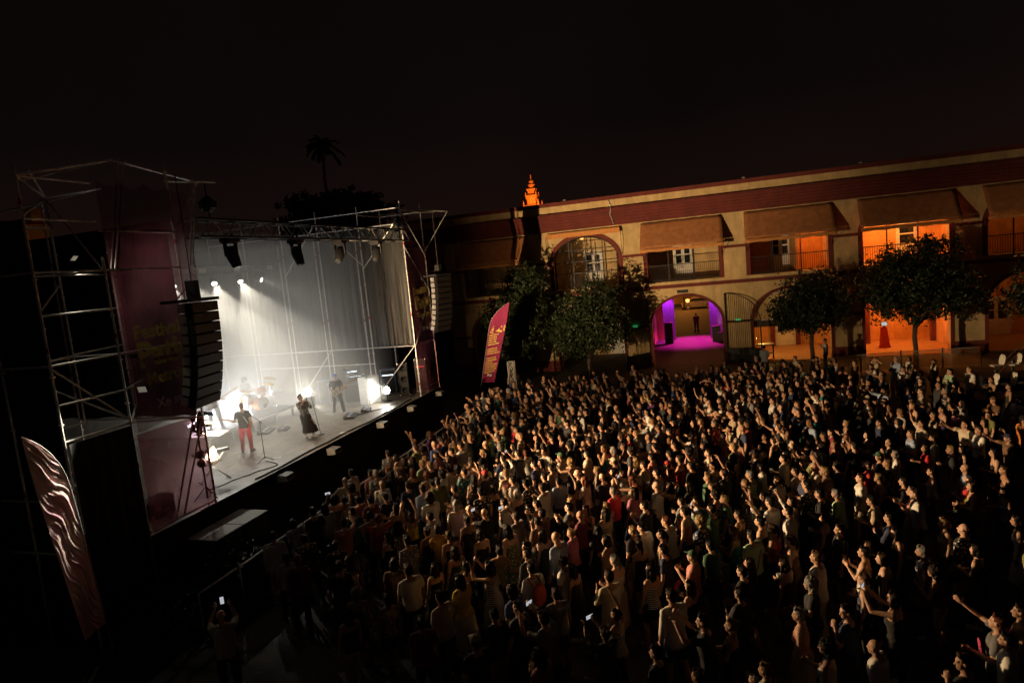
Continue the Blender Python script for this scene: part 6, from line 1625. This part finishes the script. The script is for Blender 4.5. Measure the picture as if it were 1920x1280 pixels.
def guitar(o, at, tilt, m, label, bass=False):
    W_ = o.matrix_world if False else Matrix.Translation(o.location) @ Matrix.Rotation(o.rotation_euler.z, 4, 'Z') @ Matrix.Scale(o.scale.x, 4)
    t = thing('electric_guitar', label, 'guitar'); t.matrix_world = W_ @ Matrix.Translation(at) @ Matrix.Rotation(R(tilt), 4, 'X') @ Matrix.Rotation(R(-8), 4, 'Y')
    out = [(-.2, -.13), (-.12, -.165), (.0, -.12), (.1, -.14), (.19, -.15), (.2, -.09), (.14, -.05), (.14, .05), (.22, .1), (.2, .16), (.1, .145), (.0, .115), (-.12, .165), (-.21, .12), (-.235, 0)]
    MB().prism(out, (0, 0, 0), (0, 1, 0), (0, 0, 1), (.042, 0, 0)).build('body', m, t)
    MB().prism([(-.1, -.07), (.08, -.08), (.12, .0), (.05, .06), (-.08, .05)], (.043, 0, 0), (0, 1, 0), (0, 0, 1), (.004, 0, 0)).build('pickguard', 'paper', t); L = .72 if not bass else .88
    MB().box((.048, .1+L/2-.02, 0), (.022, L-.05, .05)).build('neck', 'maple', t); MB().prism([(0, -.03), (.17, -.05), (.18, .03), (0, .03)], (.035, .1+L-.05, 0), (0, 1, 0), (0, 0, 1), (.016, 0, 0)).build('headstock', 'maple', t)
    MB().box((.058, .02, 0), (.02, .03, .07)).build('pickup', 'black', t); MB().box((.058, -.1, 0), (.02, .03, .08)).build('bridge', 'chrome', t)
    return t
def strap(o, sk, p0, p1=None):
    k = sk.k; b = MB(); A = [sk.T(p) for p in p0]; w = .028
    b.path(A, .02, 6); garment('strap', b.mesh('strap', None, True), o, (.5, .48, .42))
BLK = (.014, .014, .016)
# bass player on the riser
sk = Skel('m', 'neckhand', 'strum', 20, 2, 0, hip=.9, lean=-8, feet=((.22, .22), (-.12, -.18))); hd = R(-42)
o = figure(sk, (-18.75, 19.65, RZ), hd, 'person in black t-shirt and grey jeans playing bass on the riser', SKINS[0], 'short', HAIRS[1], 'tee', BLK, 'trousers', (.1, .11, .13), (.05, .05, .05)); strap(o, sk, [(.12, -.1, 1.02), (.13, .0, 1.25), (.06, .09, 1.46), (-.1, .08, 1.35), (-.13, -.1, 1.1)], None); guitar(o, (.15, -.02, 1.0), 26, 'guitar_cream', 'cream bass guitar held by the person on the riser', True)
# guitarist in red trousers, back to us
sk = Skel('m', 'neckhand', 'strum', 5, -4, 0, feet=((.04, .17), (-.05, -.16))); hd = R(118)
o = figure(sk, (-15.95, 18.0, ZD), hd, 'person in black t-shirt and red trousers playing guitar, seen from behind', SKINS[0], 'short', (.16, .07, .03), 'tee', BLK, 'trousers', (.58, .012, .02), (.02, .02, .02)); strap(o, sk, [(.1, .12, 1.02), (.14, .09, 1.25), (.05, .06, 1.49), (-.1, .0, 1.4), (-.14, -.1, 1.2), (-.1, -.17, 1.02)]); guitar(o, (.15, -.03, .98), 18, 'guitar_sun', 'dark sunburst guitar held by the person in red trousers')
# singer
sk = Skel('f', 'mic', 'mic2', 4, 22, 0, hip=.80, lean=-14, feet=((.20, .12), (.02, -.13))); hd = R(-22)
o = figure(sk, (-14.75, 19.85, ZD), hd, 'singer in loose patterned grey shirt and long black skirt leaning back', SKINS[0], 'bun', HAIRS[0], 'shirt', (.07, .07, .075), 'skirt', (.012, .012, .013), (.45, .45, .45), 'cloth_print', s=1.06)
gp = sk.grip(0)[0]; t = thing('microphone', 'hand microphone held to the singer\'s mouth', 'microphone'); t.matrix_world = Matrix.Translation(o.location) @ Matrix.Rotation(hd, 4, 'Z') @ Matrix.Scale(1.06, 4) @ Matrix.Translation(gp); MB().tube((0, 0, -.08), (-.02, .02, .08), .014).build('handle', 'black', t); MB().ellipsoid((-.022, .024, .1), (.026, .026, .03)).build('head', 'grille', t)
# guitarist in blue cap
sk = Skel('m', 'neckhand', 'strum', 0, -6, 0, feet=((.16, .2), (-.1, -.2))); hd = R(-50)
o = figure(sk, (-15.6, 23.35, ZD), hd, 'person in blue cap and black clothes playing a cream guitar', SKINS[1], 'cap', HAIRS[1], 'tee', BLK, 'trousers', BLK, (.4, .4, .4), capc=(.08, .16, .5)); strap(o, sk, [(.12, -.1, 1.02), (.14, .0, 1.25), (.06, .09, 1.47), (-.1, .08, 1.35)]); guitar(o, (.16, -.02, 1.0), 30, 'guitar_cream', 'cream electric guitar held by the person in blue cap')
# drummer
sk = Skel('m', 'stick', 'stick', 0, -4, 0, hip=.6, lean=8, feet=((.42, .24), (.42, -.24)))
o = figure(sk, (-19.95, 22.85, RZ), R(-14), 'drummer in grey t-shirt seated behind the amber drum kit', SKINS[0], 'curly', HAIRS[2], 'tee', (.16, .16, .15), 'trousers', (.05, .05, .06), BLK)
for i in (0, 1):
    g_, d, side, pn = sk.grip(i); t = thing('drumstick', 'wooden drumstick in the hand of the seated drummer', 'drumstick', group='drumsticks'); t.matrix_world = Matrix.Translation(o.location) @ Matrix.Rotation(R(-14), 4, 'Z') @ Matrix.Translation(g_); MB().tube((-.1, 0, -.02), (.26, 0, .06), .007, .005).build('shaft', 'maple', t); MB().ellipsoid((.265, 0, .061), (.01, .007, .007)).build('tip', 'maple', t)
# people by the arcade
sk = Skel('m', 'down', 'down', 0, 0, 1); figure(sk, (-1.5, 59.2, 0), R(95), 'person in dark vest and trousers walking out through the magenta passage', SKINS[3], 'short', HAIRS[6], 'tee', (.03, .03, .03), 'trousers', BLK, BLK)
sk = Skel('m', 'down', 'cup', 0, 0, 0); figure(sk, (.1, 57.0, 0), R(180), 'person in dark clothes waiting beside the purple drape', SKINS[1], 'short', HAIRS[0], 'tee', (.05, .03, .05), 'trousers', BLK, BLK)
sk = Skel('m', 'front', 'cup', 0, -8, 0); figure(sk, (2.6, 37.9, 0), R(82), 'person in pale shirt and blue jeans facing the drinks counter', SKINS[1], 'short', HAIRS[1], 'shirt', (.34, .36, .38), 'trousers', (.06, .08, .15), BLK)
sk = Skel('m', 'down', 'mic', 10, -4, 0); figure(sk, (5.95, 39.3, 0), R(170), 'person in white shirt standing by the small orange tree with hand to ear', SKINS[1], 'short', HAIRS[0], 'shirt', (.6, .58, .52), 'trousers', (.03, .03, .04), BLK)
# person filming at the dark edge
sk = Skel('m', 'phone', 'phone', 0, 8, 0); o = figure(sk, (-8.95, 8.8, 0), R(128), 'bald person in pale patterned t-shirt filming with a raised phone by the bushes', SKINS[0], None, None, 'tee', (.4, .33, .22), 'trousers', BLK, BLK, 'cloth_print')
ga, gb_ = sk.grip(0)[0], sk.grip(1)[0]; t = thing('phone', 'bright phone raised by the person filming beside the bushes', 'phone'); t.matrix_world = Matrix.Translation(o.location) @ Matrix.Rotation(R(128), 4, 'Z') @ Matrix.Translation((ga+gb_)/2+Vector((.02, 0, .05))); link('phone_case', ph_me, t); link('screen', scr_me, t)
# red backpack
bp_ = [p for p in people if p[4] and p[3]['tc'] == 'white' and p[3]['bc'] == 'navy' and p[3]['pose'] == 'idle'][:1]
for p in bp_:
    t = thing('backpack', 'dark red backpack on the back of a person in white t-shirt', 'backpack', (p[0], p[1], 1.02), p[2]); m = MB(); m.ellipsoid((-.2, 0, .16), (.1, .16, .24)); m.build('bag', 'redobj', t, smooth=True)
    for s in (-1, 1): MB().path([(-.15, .1*s, .36), (-.02, .11*s, .46), (.13, .1*s, .32), (.12, .11*s, .1), (-.1, .13*s, .02)], .016).build('strap', 'redobj', t)
# small green and blue indicator lights backstage
for i, (x, y, z) in enumerate(((-15.6, 8.2, 3.2), (-15.3, 8.0, 2.6))):
    t = thing('equipment_case', ['power rack with green indicator lights behind the pink flag', 'power rack with red and green indicator lights on the stair frame'][i], 'rack', (x-.6, y+.3, z-.4)); MB().bb(-.3, .3, -.3, .3, -(z-.4), .5).build('case', 'tolex', t)
    for j in range(5): MB().box((.302, -.2+.1*j, .3-.07*(j % 2)), (.006, .02, .02)).build('indicator', 'green_led' if j else 'red_led', t)

# ------------------------------------------------------------------ stage smoke
vm = bpy.data.materials.new('smoke'); vm.use_nodes = True; nt = vm.node_tree; nt.nodes.clear(); oo = nt.nodes.new('ShaderNodeOutputMaterial'); pv = nt.nodes.new('ShaderNodeVolumePrincipled'); pv.inputs['Color'].default_value = (.9, .88, .82, 1); pv.inputs['Density'].default_value = .095; pv.inputs['Anisotropy'].default_value = .25
nt.links.new(pv.outputs[0], oo.inputs['Volume']); MATS['smoke'] = vm
tag(MB().bb(XB+.3, -14.3, Y0+.6, Y1-.1, ZD+.02, 9.4).build('smoke', 'smoke'), 'pale stage smoke hanging over the deck', 'smoke', kind='stuff')
vm2 = vm.copy(); vm2.name = 'smoke_dense'; MATS['smoke_dense'] = vm2; vm2.node_tree.nodes['Principled Volume'].inputs['Density'].default_value = .075
tag(MB().ellipsoid((-20.6, 20.6, 4.6), (3.0, 5.6, 2.65), None, 28, 16).build('smoke', 'smoke_dense'), 'thick lit smoke cloud around the drums and bass player', 'smoke', kind='stuff')

bpy.data.scenes.remove(TMPS)
